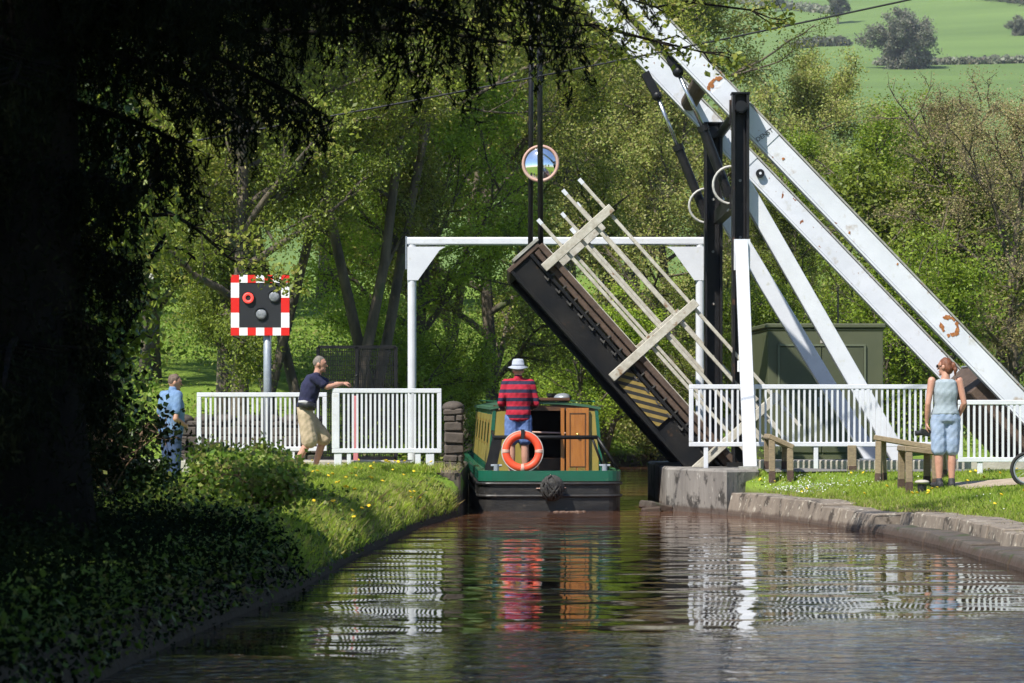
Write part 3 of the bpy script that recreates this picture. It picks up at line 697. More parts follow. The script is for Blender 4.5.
# round traffic mirror clamped to the far rod
mr = thing('traffic_mirror', (.36, 46.22, 5.45), 'round convex traffic mirror with faded orange rim clamped to a black rod', 'mirror')
c = at(540.5, 163.5, 46.2)
b = MB()
vs = []; fs = []; nr, na = 7, 36; Rm = .265
tilt = Euler((R(-4), 0, R(-8))).to_matrix()
for i in range(nr + 1):
    r_ = Rm * i / nr; dep = -.075 * (1 - (r_ / Rm) ** 2)
    for j in range(na):
        th = 2 * math.pi * j / na; vs.append(c + tilt @ Vector((r_ * math.cos(th), dep, r_ * math.sin(th))))
for i in range(nr):
    for j in range(na): fs.append((i * na + j, i * na + (j + 1) % na, (i + 1) * na + (j + 1) % na, (i + 1) * na + j))
b.add(vs, fs); b.build('mirror_face', M['mirror'], mr, smooth=True)
b = MB(); b.torus(c, Rm + .018, .026, tilt @ Vector((1, 0, 0)), tilt @ Vector((0, 0, 1)), 40, 10); b.build('rim', M['pinkrim'], mr, smooth=True)
b = MB(); b.tube([c + tilt @ Vector((0, .03, 0)), c + tilt @ Vector((0, .07, 0))], [Rm, Rm * .6], 30); b.build('back_shell', M['plastic'], mr)
b = MB(); b.bar(c + Vector((-.2, .09, 0)), c + Vector((.1, .09, 0)), .05, .06); b.bar(c + Vector((-.165, .03, 0)), c + Vector((-.165, .26, 0)), .05, .07); b.build('clamp', M['steel'], mr)

# goalpost frame across the canal behind the deck
gp = thing('goalpost_gantry', (.7, 47.5, .6), 'white steel goalpost frame spanning the canal behind the tilted deck', 'frame')
Y = 47.5
for px, sgn in ((412, 1), (700, -1)):
    x = at(px, 0, Y).x
    b = MB(); b.tube([(x, Y, .6), (x, Y, 4.24)], .072, 16); b.build('upright', M['white'], gp, smooth=False)
    b = MB(); z = 4.20; s = .56
    vs = [(x - sgn * .075, Y - .075, z), (x + sgn * s, Y - .075, z), (x + sgn * (s - .1), Y - .075, z - .06), (x + sgn * .10, Y - .075, z - s), (x - sgn * .075, Y - .075, z - s)]
    vs += [(p[0], Y - .045, p[2]) for p in vs]
    b.add(vs, [(0, 1, 2, 3, 4), (9, 8, 7, 6, 5)] + [(i, (i + 1) % 5, 5 + (i + 1) % 5, 5 + i) for i in range(5)]); b.build('gusset', M['white'], gp)
b = MB(); b.box((at(556, 0, Y).x, Y, 4.295), (at(706, 0, Y).x - at(406, 0, Y).x, .15, .13)); b.build('crossbar', M['white'], gp, bevel=.02)
b = MB(); b.box((at(408, 0, Y).x - .03, Y, 4.1), (.02, .16, .55)); b.build('end_plate', M['steel'], gp)

# ------------------------------------------------------------------ railings
def railing(x0, x1, y, ztop, zbot, legs, label, group, wide=None, gap=.098, zfoot=.6, skew=0.0):
    root = thing('railing', ((x0 + x1) / 2, y, zfoot), label, 'railing', group)
    def yy(x): return y + skew * (x - x0)
    b = MB(); fw = .065
    b.bar((x0, yy(x0), ztop - fw / 2), (x1, yy(x1), ztop - fw / 2), .06, fw)
    b.bar((x0, yy(x0), zbot + fw / 2), (x1, yy(x1), zbot + fw / 2), .06, fw)
    wl = wide or fw
    b.bar((x0 + wl / 2, yy(x0), zbot + fw + .001), (x0 + wl / 2, yy(x0), ztop - fw - .001), .058, wl)
    b.bar((x1 - fw / 2, yy(x1), zbot + fw + .001), (x1 - fw / 2, yy(x1), ztop - fw - .001), .058, fw)
    b.build('frame', M['white'], root, bevel=.006)
    b = MB(); n = int((x1 - x0 - wl - fw) / gap)
    for i in range(1, n):
        x = x0 + wl + (x1 - x0 - wl - fw) * i / n
        b.bar((x, yy(x), zbot + fw), (x, yy(x), ztop - fw), .030, .030)
    b.build('bars', M['white'], root)
    for lx, w in legs:
        b = MB(); b.box((lx, yy(lx) + .01, (zbot + zfoot - .06) / 2), (w, .05, zbot - zfoot + .06)); b.build('leg', M['white'], root, bevel=.005)
    return root
GR = 'white railings either side of the bridge'
p = lambda px, Y: (px - 512) * Y / F
zt = lambda py, Y: CAMZ + (HY - py) * Y / F
Y = 42.35
railing(p(197, Y), p(327, Y), Y, zt(392.5, Y), zt(451, Y), [(p(292, Y), .085), (p(210, Y), .085)], 'white barred railing behind the brambles, left of the man in shorts', GR, gap=.067, zfoot=.58)
Y = 41.15
railing(p(332, Y), p(441.5, Y), Y, zt(388.5, Y), zt(453, Y), [(p(338, Y), .11), (p(349, Y), .06), (p(418, Y), .08), (p(430, Y), .12)], 'white barred railing that the man in shorts leans on', GR, wide=.11, gap=.063, zfoot=.57, skew=.02)
Y = 41.4
railing(p(689, Y), p(953, Y), Y, zt(384.5, Y), zt(446.5, Y), [(p(706, Y), .065), (p(816, Y), .065), (p(935, Y), .065)], 'long white barred railing in front of the green kiosk', GR, gap=.079, zfoot=.62)
Y = 39.6
railing(p(958, Y), p(1105, Y), Y, zt(400, Y), zt(462, Y), [(p(980, Y), .075), (p(1080, Y), .075)], 'lower white barred railing behind the woman, by the wheel', GR, gap=.078, zfoot=.54)

# ------------------------------------------------------------------ signal board
Y = 42.9
sg = thing('signal_board', (p(267, Y), Y, .6), 'square black wigwag signal board with red and white chequered border on steel post', 'signal')
x0, x1, z0, z1 = p(231, Y), p(289.5, Y), zt(335.5, Y), zt(275, Y)
b = MB(); b.box(((x0 + x1) / 2, Y, (z0 + z1) / 2), (x1 - x0 - .004, .03, z1 - z0 - .004)); b.build('backboard', M['signblack'], sg, bevel=.012)
b = MB(); W, H = x1 - x0, z1 - z0; t = .118
for i in range(7):
    for (zz) in (z0 + t / 2, z1 - t / 2):
        b.box((x0 + W * (i + .5) / 7, Y - .018, zz), (W / 7 - .001, .012, t), mi=i % 2)
for j in range(1, 4):
    zz0 = z0 + t; hh = (H - 2 * t) / 3
    for xx in (x0 + W / 14, x1 - W / 14):
        b.box((xx, Y - .018, zz0 + hh * (j - .5)), (W / 7 - .001, .012, hh - .001), mi=(j + 0) % 2)
b.build('border', [M['red'], M['signwhite']], sg)
me_, nt, bb = new_mat('lit_red_lamp'); bb.inputs['Base Color'].default_value = (.7, .06, .05, 1)
bb.inputs['Emission Color'].default_value = (1, .08, .06, 1); bb.inputs['Emission Strength'].default_value = .55
M['litred'] = me_
for (lx, lz, lit) in ((248.5, 298, True), (274.5, 296.5, False), (261.5, 314, False)):
    cc = Vector((p(lx, Y), Y, zt(lz, Y)))
    b = MB(); b.tube([cc + Vector((0, -.016, 0)), cc + Vector((0, -.045, 0))], .088, 24); lp = b.build('lamp', M['signblack'], sg)
    if lit:
        lp['label'] = 'lit red ring lamp'
        b = MB(); b.torus(cc + Vector((0, -.05, 0)), .062, .022, (1, 0, 0), (0, 0, 1), 24, 8); b.build('lens', M['litred'], lp, smooth=True)
    else:
        b = MB(); b.ell(cc + Vector((0, -.045, 0)), .078, .02, .078); b.build('lens', M['lens'], lp, smooth=True)
    b = MB(); vs = []; k = 14
    for i in range(k + 1):
        th = math.pi * (-.05 + 1.1 * i / k)
        for (r_, dy) in ((.092, -.016), (.096, -.075)): vs.append(cc + Vector((r_ * math.cos(th), dy * (1 if dy > -.05 else (.45 + .55 * math.sin(th))), r_ * math.sin(th))))
    b.add(vs, [(2 * i, 2 * i + 2, 2 * i + 3, 2 * i + 1) for i in range(k)])
    vo = b.build('visor', M['signblack'], lp); vo.modifiers.new('t', 'SOLIDIFY').thickness = .004
b = MB(); b.tube([(p(267, Y), Y + .08, .55), (p(267, Y), Y + .08, z1 - .1)], .06, 16); b.build('post', M['steel'], sg, smooth=True)
for zz in (z0 + .15, z1 - .2):
    b = MB(); b.box((p(267, Y), Y + .03, zz), (.3, .03, .06)); b.build('clamp', M['steel'], sg)

# ------------------------------------------------------------------ small furniture behind the railings
Y = 50.0
kx0, kx1 = p(765, Y), p(881, Y)
ks = thing('kiosk', ((kx0 + kx1) / 2, Y + 1, .6), 'olive green bridge control kiosk with flat roof behind the railing', 'kiosk')
rot = Euler((0, 0, R(2.0))).to_matrix(); kc = Vector(((kx0 + kx1) / 2, Y + 1.3, 0)); kw = kx1 - kx0
def kb(b, lx, ly, lz, sx, sy, sz, mi=0): b.box(kc + rot @ Vector((lx, ly, lz)), (sx, sy, sz), rot, mi)
b = MB(); kb(b, 0, 0, 1.72, kw, 2.6, 2.3); b.build('wall', M['kioskgreen'], ks, bevel=.01)
b = MB(); kb(b, 0, 0, 2.89, kw + .03, 2.63, .05); kb(b, 0, 0, 2.96, kw + .09, 2.69, .085); b.build('roof', M['kioskgreen'], ks, bevel=.02)
for s_ in (-1, 1):
    b = MB(); kb(b, -.07 + s_ * .375, -1.312, 1.66, .735, .03, 1.86); d = b.build('door', M['kioskdoor'], ks, bevel=.006)
    b = MB(); kb(b, -.07 + s_ * .06, -1.342, 1.62, .03, .03, .16); b.build('handle', M['steel'], d)
b = MB()
for (lx, lz, sx, sz) in ((-.83, 1.66, .035, 1.95), (.69, 1.66, .035, 1.95), (-.07, 2.62, 1.555, .035)): kb(b, lx, -1.318, lz, sx, .05, sz)
b.build('door_frame', M['kiosktrim'], ks)
b = MB(); kb(b, -.0, -1.335, 2.68, .2, .012, .05); b.build('sign_plate', M['bone'], ks)
b = MB(); cc = kc + rot @ Vector((.55, .9, 3.0)); b.tube([cc, cc + Vector((0, 0, .75))], .015, 6); b.build('aerial', M['blacksteel'], ks)

Y = 45.9   # black mesh panel
mp_ = thing('mesh_gate', (p(357, Y), Y, .65), 'black wire mesh gate panel among the tree trunks', 'gate')
x0, x1, z0, z1 = p(318, Y), p(396, Y), .7, zt(347, Y)
b = MB(); b.bar((x0, Y, z1), (x1, Y, z1), .05, .05)
b.bar((x0, Y, z0), (x1, Y, z0), .05, .05)
for x in (x0, (x0 + x1) / 2, x1): b.bar((x, Y, z0 - .1), (x, Y, z1), .05, .05)
b.build('frame', M['blacksteel'], mp_)
b = MB()
for i in range(1, 44): x = x0 + (x1 - x0) * i / 44; b.bar((x, Y, z0), (x, Y, z1), .016, .012)
for i in range(1, 24): z = z0 + (z1 - z0) * i / 24; b.bar((x0, Y + .006, z), (x1, Y + .006, z), .014, .010)
b.build('mesh_panel', M['blacksteel'], mp_)

Y = 43.2
mk = thing('marker_post', (p(356, Y), Y, .6), 'slim faded red marker post with thin rod behind the railing', 'post')
b = MB(); b.box((p(356, Y), Y, 1.16), (.075, .05, 1.05)); b.build('board', M['pink'], mk, bevel=.01)
b = MB(); b.tube([(p(356.5, Y), Y + .04, .6), (p(356.5, Y), Y + .04, 1.98)], .014, 8); b.ell((p(356.5, Y), Y + .04, 1.99), .024, .024, .024); b.build('rod', M['blacksteel'], mk)

# stone walls
def rubble_wall(name, x0, x1, y, depth, z0, z1, label, seed, cap=True, mat='stone'):
    root = thing(name, ((x0 + x1) / 2, y, z0), label, 'wall'); rr = random.Random(seed); b = MB()
    z = z0
    while z < z1 - .04:
        h = min(rr.uniform(.11, .19), z1 - z); x = x0
        while x < x1 - .03:
            w = min(rr.uniform(.18, .42), x1 - x)
            b.box((x + w / 2, y + rr.uniform(-.02, .02), z + h / 2), (w - .012, depth + rr.uniform(-.03, .03), h - .012), Euler((rr.uniform(-.05, .05), rr.uniform(-.07, .07), rr.uniform(-.06, .06))).to_matrix())
            x += w
        z += h
    b.box(((x0 + x1) / 2, y, (z0 + z1) / 2), (x1 - x0 - .03, depth - .09, z1 - z0 - .02), mi=1)
    b.build('stonework', [M[mat], M['darkstone']], root, bevel=.02)
    if cap:
        b = MB(); x = x0 - .03
        while x < x1:
            w = min(rr.uniform(.33, .4), x1 - x0 + .06); b.ell((x + w / 2, y, z1 + .01), w / 2, depth / 2 + .03, .10, n=12, m=8); x += w
        b.build('coping', M[mat], root, smooth=True)
    return root
rubble_wall('stone_pillar', p(444, 43.6), p(464, 43.6), 43.6, .5, .55, zt(408, 43.6), 'stone wall end with rounded cap beside the boat', 4, mat='darkstone')
rubble_wall('parapet_wall', p(172, 46.9) , p(322, 46.9), 47.15, .4, .6, 1.30, 'low dark stone parapet wall behind the left railing', 9, mat='darkstone')

# benches: sloping wooden perches
def bench(px0, px1, Y, zt0, zt1, width, yaw, label, legs_fr=(.12, .88), cat='bench'):
    x0, x1 = p(px0, Y), p(px1, Y)
    c0 = Vector((x0, Y, zt0)); c1 = Vector((x1, Y - (x1 - x0) * math.tan(yaw), zt1))
    root = thing('bench', (x0, Y, ground(x0, Y)), label, cat, 'wooden benches on the right bank')
    b = MB(); b.bar(c0, c1, width, .075); b.build('seat', M['benchwood'], root, bevel=.012)
    d = (c1 - c0); sd = Vector((d.y, -d.x, 0)).normalized() * -1
    for f in legs_fr:
        for s_ in (-1, 1):
            top = c0 + d * f + sd * s_ * (width / 2 - .06); gz = ground(top.x, top.y) - .04
            b = MB(); b.bar((top.x, top.y, top.z - .03), (top.x + s_ * sd.x * .03, top.y + s_ * sd.y * .03, gz + .17), .10, .085, side=sd)
            lg = b.build('leg', M['benchwood'], root, bevel=.008)
            b = MB(); b.bar((top.x + s_ * sd.x * .03, top.y + s_ * sd.y * .03, gz + .172), (top.x + s_ * sd.x * .04, top.y + s_ * sd.y * .04, gz), .104, .09, side=sd); b.build('leg_foot', M['benchfoot'], lg, bevel=.006)
    return root
bench(766, 791, 40.35, 1.10, .94, .85, 0, 'small sloping wooden bench near the white strut', (.14, .86))
bench(876, 943, 39.2, 1.08, .92, .34, .35, 'long weathered wooden bench in front of the railing', (.07, .93))
bench(901, 936, 37.0, .965, .91, .80, 0, 'nearest wooden bench at the side of the woman', (.12, .86))
b = MB(); Y = 40.5; x = p(852, Y); g_ = ground(x, Y); b.box((x, Y, g_ + .19), (.12, .12, .36)); b.box((x, Y, g_ + .03), (.126, .126, .12), mi=1)
tag(b.build('wooden_post', [M['benchwood'], M['benchfoot']], bevel=.01), 'short square wooden post under the middle of the long railing', 'post')
Y = 36.3; x = p(922, Y); g_ = ground(x, Y)
ml = thing('mooring_post', (x, Y, g_), 'tiny black mooring post with pale cap in the grass', 'mooring post')
b = MB(); b.tube([(x, Y, g_ - .03), (x, Y, g_ + .13)], [.055, .06], 14); b.build('stem', M['plastic'], ml, smooth=False)
b = MB(); b.ell((x, Y, g_ + .145), .095, .095, .03); b.build('cap', M['bone'], ml, smooth=True)
Y = 35.2; x = p(228 - 12, Y)
stp = thing('tree_stump_post', (x, Y, ground(x, Y)), 'thick mossy wooden stump post standing in the brambles', 'stump')
b = MB(); b.tube([(x, Y, .3), (x + .01, Y, .8), (x + .005, Y, 1.06)], [.12, .105, .10], 12); b.build('trunk', M['bark'], stp)

# bicycle mostly out of the frame on the right
def bicycle():
    Y = 35.4; x = p(1028, Y); r = .225; z = ground(x, Y) + r
    root = thing('bicycle', (x + .4, Y, z - r), 'small wheeled bicycle parked on the dusty path behind the railing end', 'bicycle')
    f = Vector((x, Y, z)); w2 = Vector((x + .98, Y, ground(x + .98, Y) + r))
    for cc in (f, w2):
        b = MB(); b.torus(cc, r - .022, .022, (1, 0, 0), (0, 0, 1), 40, 8); wh = b.build('wheel', M['tyre'], root, smooth=True)
        b = MB(); b.torus(cc, r - .05, .012, (1, 0, 0), (0, 0, 1), 40, 6); b.build('rim', M['steel'], wh, smooth=True)
        b = MB()
        for i in range(18):
            th = i * math.pi / 9; b.tube([cc + Vector((0, .012 * (-1) ** i, 0)), cc + Vector((math.cos(th) * (r - .05), 0, math.sin(th) * (r - .05)))], .0015, 4)
        b.tube([cc + Vector((0, -.05, 0)), cc + Vector((0, .05, 0))], .02, 8); b.build('spokes', M['steel'], wh)
    hd = f + Vector((.16, 0, .5)); bb_ = f + Vector((.5, 0, .03)); st = f + Vector((.62, 0, .52))
    b = MB()
    for q0, q1 in ((hd, bb_), (bb_, st), (bb_, w2), (st - Vector((-.0, 0, .12)), w2), (hd - Vector((0, 0, .03)), st - Vector((0, 0, .12))), (hd + Vector((-.03, 0, .1)), f)): b.tube([q0, q1], .018, 10)
    b.build('frame', M['kiosktrim'], root, smooth=True)
    b = MB(); q = hd + Vector((-.05, 0, .25)); b.tube([hd, q], .014, 8); b.tube([q + Vector((.08, -.28, .02)), q + Vector((0, -.1, 0)), q + Vector((0, .1, 0)), q + Vector((.08, .28, .02))], .013, 8); b.build('handlebar', M['plastic'], root, smooth=True)
    b = MB(); b.tube([st, st + Vector((.03, 0, .22))], .013, 8); b.loft([(st + Vector((-.15, 0, .25)), (0, .02, 0), (0, 0, .02)), (st + Vector((0, 0, .25)), (0, .05, 0), (0, 0, .03)), (st + Vector((.13, 0, .26)), (0, .08, 0), (0, 0, .03))]); b.build('saddle', M['plastic'], root)
    b = MB(); b.tube([bb_ + Vector((0, -.09, 0)), bb_ + Vector((0, .09, 0))], .012, 8); b.tube([bb_ + Vector((0, -.08, 0)), bb_ + Vector((.1, -.08, -.13))], .012, 8); b.tube([bb_ + Vector((0, .08, 0)), bb_ + Vector((-.1, .08, .13))], .012, 8)
    b.box(bb_ + Vector((.1, -.12, -.13)), (.08, .07, .02)); b.box(bb_ + Vector((-.1, .12, .13)), (.08, .07, .02)); b.build('pedals', M['plastic'], root)
bicycle()

# overhead cable
b = MB(); pts = []
for i in range(41):
    t = i / 40; px = -900 + 3000 * t
    py = 46 - (px - 690) * .205 if True else 0
    py += -((px - 690) / 1500) ** 2 * 60 + 0
    pts.append(at(px, py, 36.0 + 4 * t))
b.tube(pts, .014, 6); tag(b.build('overhead_cable', M['plastic'], smooth=True), 'thin black overhead cable crossing above the balance beams', 'cable')

# ------------------------------------------------------------------ narrowboat
def boat():
    O = Vector((.556, 41.3, 0)); hd = R(2.1)
    root = thing('narrowboat', (O.x, O.y, 0), 'green and mustard narrowboat with black hull passing under the bridge', 'boat')
    rot = Matrix.Rotation(hd, 3, 'Z')
    def W(x, y, z): return O + rot @ Vector((x, y, z))
    def outline(hw, y0, rc, L=14.5):
        pts = []
        for k in range(7):
            th = math.pi + math.pi / 2 * k / 6; pts.append((-hw + rc + rc * math.cos(th), y0 + rc + rc * math.sin(th)))
        for k in range(1, 4): x_ = -hw + rc + (2 * hw - 2 * rc) * k / 4; pts.append((x_, y0 - .05 * math.sin(math.pi * k / 4)))
        for k in range(7):
            th = -math.pi / 2 + math.pi / 2 * k / 6; pts.append((hw - rc + rc * math.cos(th), y0 + rc + rc * math.sin(th)))
        pts += [(hw, L * .8), (hw * .82, L * .9), (hw * .45, L * .97), (0, L), (-hw * .45, L * .97), (-hw * .82, L * .9), (-hw, L * .8)]
        return pts
    def sheer(y): return .16 * sm(6, 14.5, y)
    def band(name, hw, y0, rc, z0, z1, mat, bevel=0, top=True):
        o_ = outline(hw, y0, rc); n = len(o_); b = MB()
        vs = [W(x, y, z0 + (sheer(y) if z0 > .2 else 0)) for x, y in o_] + [W(x, y, z1 + sheer(y)) for x, y in o_]
        fs = [(i, (i + 1) % n, n + (i + 1) % n, n + i) for i in range(n)] + [tuple(range(n))[::-1], tuple(range(n, 2 * n))]
        b.add(vs, fs); return b.build(name, mat, root, bevel=bevel)
    band('hull', 1.035, .03, .24, -.5, .43, M['hullblack'])
    # rubbing strakes
    for zz in (.22, .40):
        o_ = outline(1.05, .012, .25); b = MB(); b.tube([W(x, y, zz + sheer(y)) for x, y in o_ + [o_[0]]], .022, 8); b.build('rubbing_strake', M['hullblack'], root)
    # green coaming with the well of the stern deck left open
    oo = outline(1.045, 0, .27); oi = outline(.965, .08, .2); n = len(oo); b = MB()
    z0, z1 = .435, .585
    vs = [W(x, y, z0 + sheer(y)) for x, y in oo] + [W(x, y, z1 + sheer(y)) for x, y in oo] + [W(x, y, z1 + sheer(y)) for x, y in oi] + [W(x, y, z0 + sheer(y)) for x, y in oi]
    fs = []
    for i in range(n):
        j = (i + 1) % n; fs += [(i, j, n + j, n + i), (n + i, n + j, 2 * n + j, 2 * n + i), (2 * n + i, 2 * n + j, 3 * n + j, 3 * n + i)]
    b.add(vs, fs); b.build('gunwale', M['boatgreen'], root, smooth=False)
    b = MB(); b.box(W(0, 6.6, .545), (1.93, 10.6, .03), rot); b.build('side_deck', M['roofgreen'], root)
    b = MB(); b.box(W(0, .75, .40), (1.9, 1.25, .06), rot); b.build('stern_deck', M['boatgreen'], root)
    # cabin: tapering sides
    yb, yf = 1.45, 11.6
    def cab(name, hwb, hwt, z0, z1, ya, yb_, mat, arch=.0, bevel=0):
        b = MB()
        vs = [W(-hwb, ya, z0), W(hwb, ya, z0), W(hwt, ya, z1), W(0, ya, z1 + arch), W(-hwt, ya, z1)]
        vs += [W(-hwb, yb_, z0 + .06), W(hwb, yb_, z0 + .06), W(hwt, yb_, z1 + .06), W(0, yb_, z1 + arch + .06), W(-hwt, yb_, z1 + .06)]
        fs = [(0, 1, 2, 3, 4), (9, 8, 7, 6, 5)] + [(i, (i + 1) % 5, 5 + (i + 1) % 5, 5 + i) for i in range(5)]
        b.add(vs, fs); return b.build(name, mat, root, bevel=bevel)
    # side walls as slabs with a hollow rear room
    cabin = None
    for s_ in (-1, 1):
        b = MB()
        vs = []
        for (y_) in (yb, yf):
            dz = .06 if y_ == yf else 0
            vs += [W(s_ * .87, y_, .55), W(s_ * .79, y_, 1.50 + dz), W(s_ * .74, y_, 1.50 + dz), W(s_ * .82, y_, .55)]
        fs = [(0, 1, 5, 4), (1, 2, 6, 5), (2, 3, 7, 6), (3, 0, 4, 7), (0, 3, 2, 1), (4, 5, 6, 7)]
        b.add(vs, fs); cabin = b.build('cabin_side', M['boatgreen'], root)
        # mustard panels and windows along the side
        for i in range(6):
            y0_ = yb + .12 + i * 1.68
            def SP(y_, z_, o_): k = (z_ - .55) / .95; return W(s_ * (.87 - .08 * k + o_), y_, z_ + .06 * (y_ - yb) / (yf - yb))
            def panel(ya, yb2, za, zb, o_):
                b_ = MB(); q = [SP(ya, za, o_), SP(yb2, za, o_), SP(yb2, zb, o_), SP(ya, zb, o_)]; q2 = [SP(ya, za, -.01), SP(yb2, za, -.01), SP(yb2, zb, -.01), SP(ya, zb, -.01)]
                b_.add(q + q2, [(0, 1, 2, 3), (0, 1, 5, 4), (1, 2, 6, 5), (2, 3, 7, 6), (3, 0, 4, 7)]); return b_
            panel(y0_, y0_ + 1.5, .66, 1.40, .008).build('side_panel', M['mustard'], root)
            wf = panel(y0_ + .42, y0_ + 1.08, .93, 1.31, .016).build('window', M['brass'], root)
            panel(y0_ + .46, y0_ + 1.04, .97, 1.27, .020).build('pane', M['glass'], wf)
    # roof, slightly arched, with slide hatch
    b = MB(); K = 8; vs = []
    for y_, dz in ((yb - .02, 0), (yf + .02, .06)):
        for k in range(K + 1): x_ = -.83 + 1.66 * k / K; vs.append(W(x_, y_, 1.515 + dz + .085 * (1 - (x_ / .83) ** 2)))
        for k in range(K + 1): x_ = .83 - 1.66 * k / K; vs.append(W(x_, y_, 1.475 + dz + .085 * (1 - (x_ / .83) ** 2)))
    n = 2 * K + 2; fs = [(i, (i + 1) % n, n + (i + 1) % n, n + i) for i in range(n)] + [tuple(range(n))[::-1], tuple(range(n, 2 * n))]
    b.add(vs, fs); rf = b.build('roof', M['roofgreen'], root)
    b = MB(); b.box(W(-.02, 1.95, 1.63), (.78, 1.1, .05), rot); b.build('slide_hatch', M['darkwood'], rf, bevel=.01)
    for s_ in (-1, 1):
        b = MB(); b.tube([W(s_ * .74, yb + .1, 1.60), W(s_ * .74, yf - .2, 1.66)], .016, 6); b.build('grab_rail', M['boatgreen'], rf)
    b = MB(); b.tube([W(.28, 5.2, 1.6), W(.28, 5.2, 1.72)], .06, 12); b.tube([W(.28, 5.2, 1.70), W(.28, 5.2, 1.75)], .085, 12); b.build('chimney', M['blacksteel'], rf)
    b = MB(); b.ell(W(.34, 2.9, 1.66), .14, .18, .075); b.build('roof_vent', M['steel'], rf, smooth=True)
    # rear bulkhead: mustard either side of the doorway, dark room inside
    for (xa, xb) in ((-.80, -.34), (.47, .80)):
        b = MB(); b.box(W((xa + xb) / 2, yb + .03, 1.0), (xb - xa, .04, .92), rot); b.build('bulkhead', M['mustard'], root)
    b = MB(); b.box(W(.0, yb + .03, 1.50), (1.56, .05, .08), rot); b.build('lintel', M['darkwood'], root)
    b = MB(); b.box(W(.05, yb + 2.2, 1.0), (1.5, .04, .95), rot); b.box(W(.05, yb + 1.1, .50), (1.5, 2.2, .04), rot); b.build('cabin_room', M['interior'], root)
    b = MB(); b.box(W(.05, yb + .5, .62), (.8, .6, .24), rot); b.build('engine_step', M['darkwood'], root)
    b = MB(); b.tube([W(-.28, yb + .1, 1.14), W(.34, yb + .1, 1.12)], .014, 8); b.build('inner_rail', M['band'], root)
    for (xc, w, yaw, nm) in ((.44, .34, 0, 'door'),):
        c_ = W(xc + .04, yb - .04, 1.02); b = MB(); b.box(c_, (w, .035, .96), rot); dr = b.build('door', M['doorwood'], root, bevel=.004)
        b = MB()
        for dx, dz, sx, sz in ((-.115, 0, .012, .80), (.115, 0, .012, .80), (0, .40, .24, .012), (0, -.40, .24, .012)): b.box(c_ + rot @ Vector((dx, -.02, dz)), (sx, .012, sz), rot)
        b.build('panel_moulding', M['darkwood'], dr)
        b = MB(); b.ell(c_ + rot @ Vector((.0, -.045, .08)), .03, .03, .03); b.build('knob', M['brass'], dr, smooth=True)
        for dx in (-.08, .06):
            b = MB(); b.box(c_ + rot @ Vector((dx, -.022, -.44)), (.11, .01, .05), rot); b.build('hinge', M['brass'], dr)
    b = MB(); b.box(W(.255, yb - .02, 1.02), (.055, .03, .96), rot); b.build('door_jamb', M['doorwood'], root)
    # taffrail: black tube with sloping legs
    z = 1.07; b = MB()
    b.tube([W(-.82, .22, z), W(.70, .22, z)], .03, 10)
    b.tube([W(.70, .22, z), W(1.0, .2, .60)], .024, 8); b.tube([W(.70, .22, z), W(.93, 1.3, .60)], .022, 8); b.tube([W(.62, .22, z), W(.80, .3, .6)], .018, 8)
    b.tube([W(-.82, .22, z), W(-.80, 1.4, 1.15)], .022, 8)
    b.build('taffrail', M['blacksteel'], root, smooth=True)
    b = MB(); vs = [W(-.83, .21, 1.09), W(-.68, .21, 1.09), W(-.78, .19, .59), W(-.95, .19, .59)]; vs += [v + rot @ Vector((0, .03, 0)) for v in vs]
    b.add(vs, [(0, 1, 2, 3), (7, 6, 5, 4), (0, 1, 5, 4), (1, 2, 6, 5), (2, 3, 7, 6), (3, 0, 4, 7)]); b.build('rail_panel', M['blacksteel'], root)
    for x_ in (-.78, .80):
        b = MB(); b.tube([W(x_, .14, .58), W(x_, .14, .68)], .04, 10); b.tube([W(x_ - .08, .14, .66), W(x_ + .08, .14, .66)], .018, 8); b.build('mooring_stud', M['steel'], root)
    # lifebuoy hung on the rail
    lc = W(-.40, .12, .865)
    lb = thing('lifebuoy', lc, 'orange lifebuoy ring with pale bands hung on the stern rail', 'lifebuoy')
    e1 = rot @ Vector((1, 0, 0)); e2 = Vector((0, .08, 1)).normalized()
    b = MB(); b.torus(lc, .245, .062, e1, e2, 48, 14); b.build('ring', M['orange'], lb, smooth=True)
    for k in range(4):
        th = k * math.pi / 2 + .0; b = MB(); b.torus(lc, .245, .0645, e1, e2, 5, 14, th - .10, th + .10); b.build('band', M['band'], lb, smooth=True)
    b = MB(); b.box(lc + Vector((0, .02, .25)), (.05, .16, .14), rot); b.build('strap', M['plastic'], lb)
    b = MB(); b.torus(lc + Vector((0, -.03, 0)), .30, .009, e1, e2, 40, 6); b.build('grab_rope', M['hose'], lb, smooth=True)
    # rope fender on the stern
    fc = W(.02, -.16, .34)
    fd = thing('rope_fender', fc, 'knotted black rope fender chained to the stern of the boat', 'fender')
    b = MB(); rr = random.Random(2)
    b.ell(fc, .15, .13, .16)
    for k in range(26):
        th = rr.uniform(0, 6.28); th2 = rr.uniform(-1, 1); pts = []
        for q in range(8):
            ph = math.pi * (q + .5) / 8; r_ = 1.06
            pts.append(fc + Vector((.155 * r_ * math.sin(ph) * math.cos(th + th2 * ph), .135 * r_ * math.sin(ph) * math.sin(th + th2 * ph), .17 * r_ * math.cos(ph))))
        b.tube(pts, .016, 6)
    b.build('rope_body', M['rope'], fd, smooth=True)
    for q in (W(.0, .0, .57), W(-.19, -.01, .33), W(.21, -.01, .34)):
        b = MB(); d = q - fc; st = fc + d * .55
        for k in range(5): b.torus(st + (q - st) * (k + .5) / 5, .022, .007, d.normalized(), (Vector((0, 1, 0)) if k % 2 else Vector((0, 0, 1)).cross(d).normalized()), 12, 5)
        b.build('chain', M['band'], fd)
    return W, rot
BW, BROT = boat()
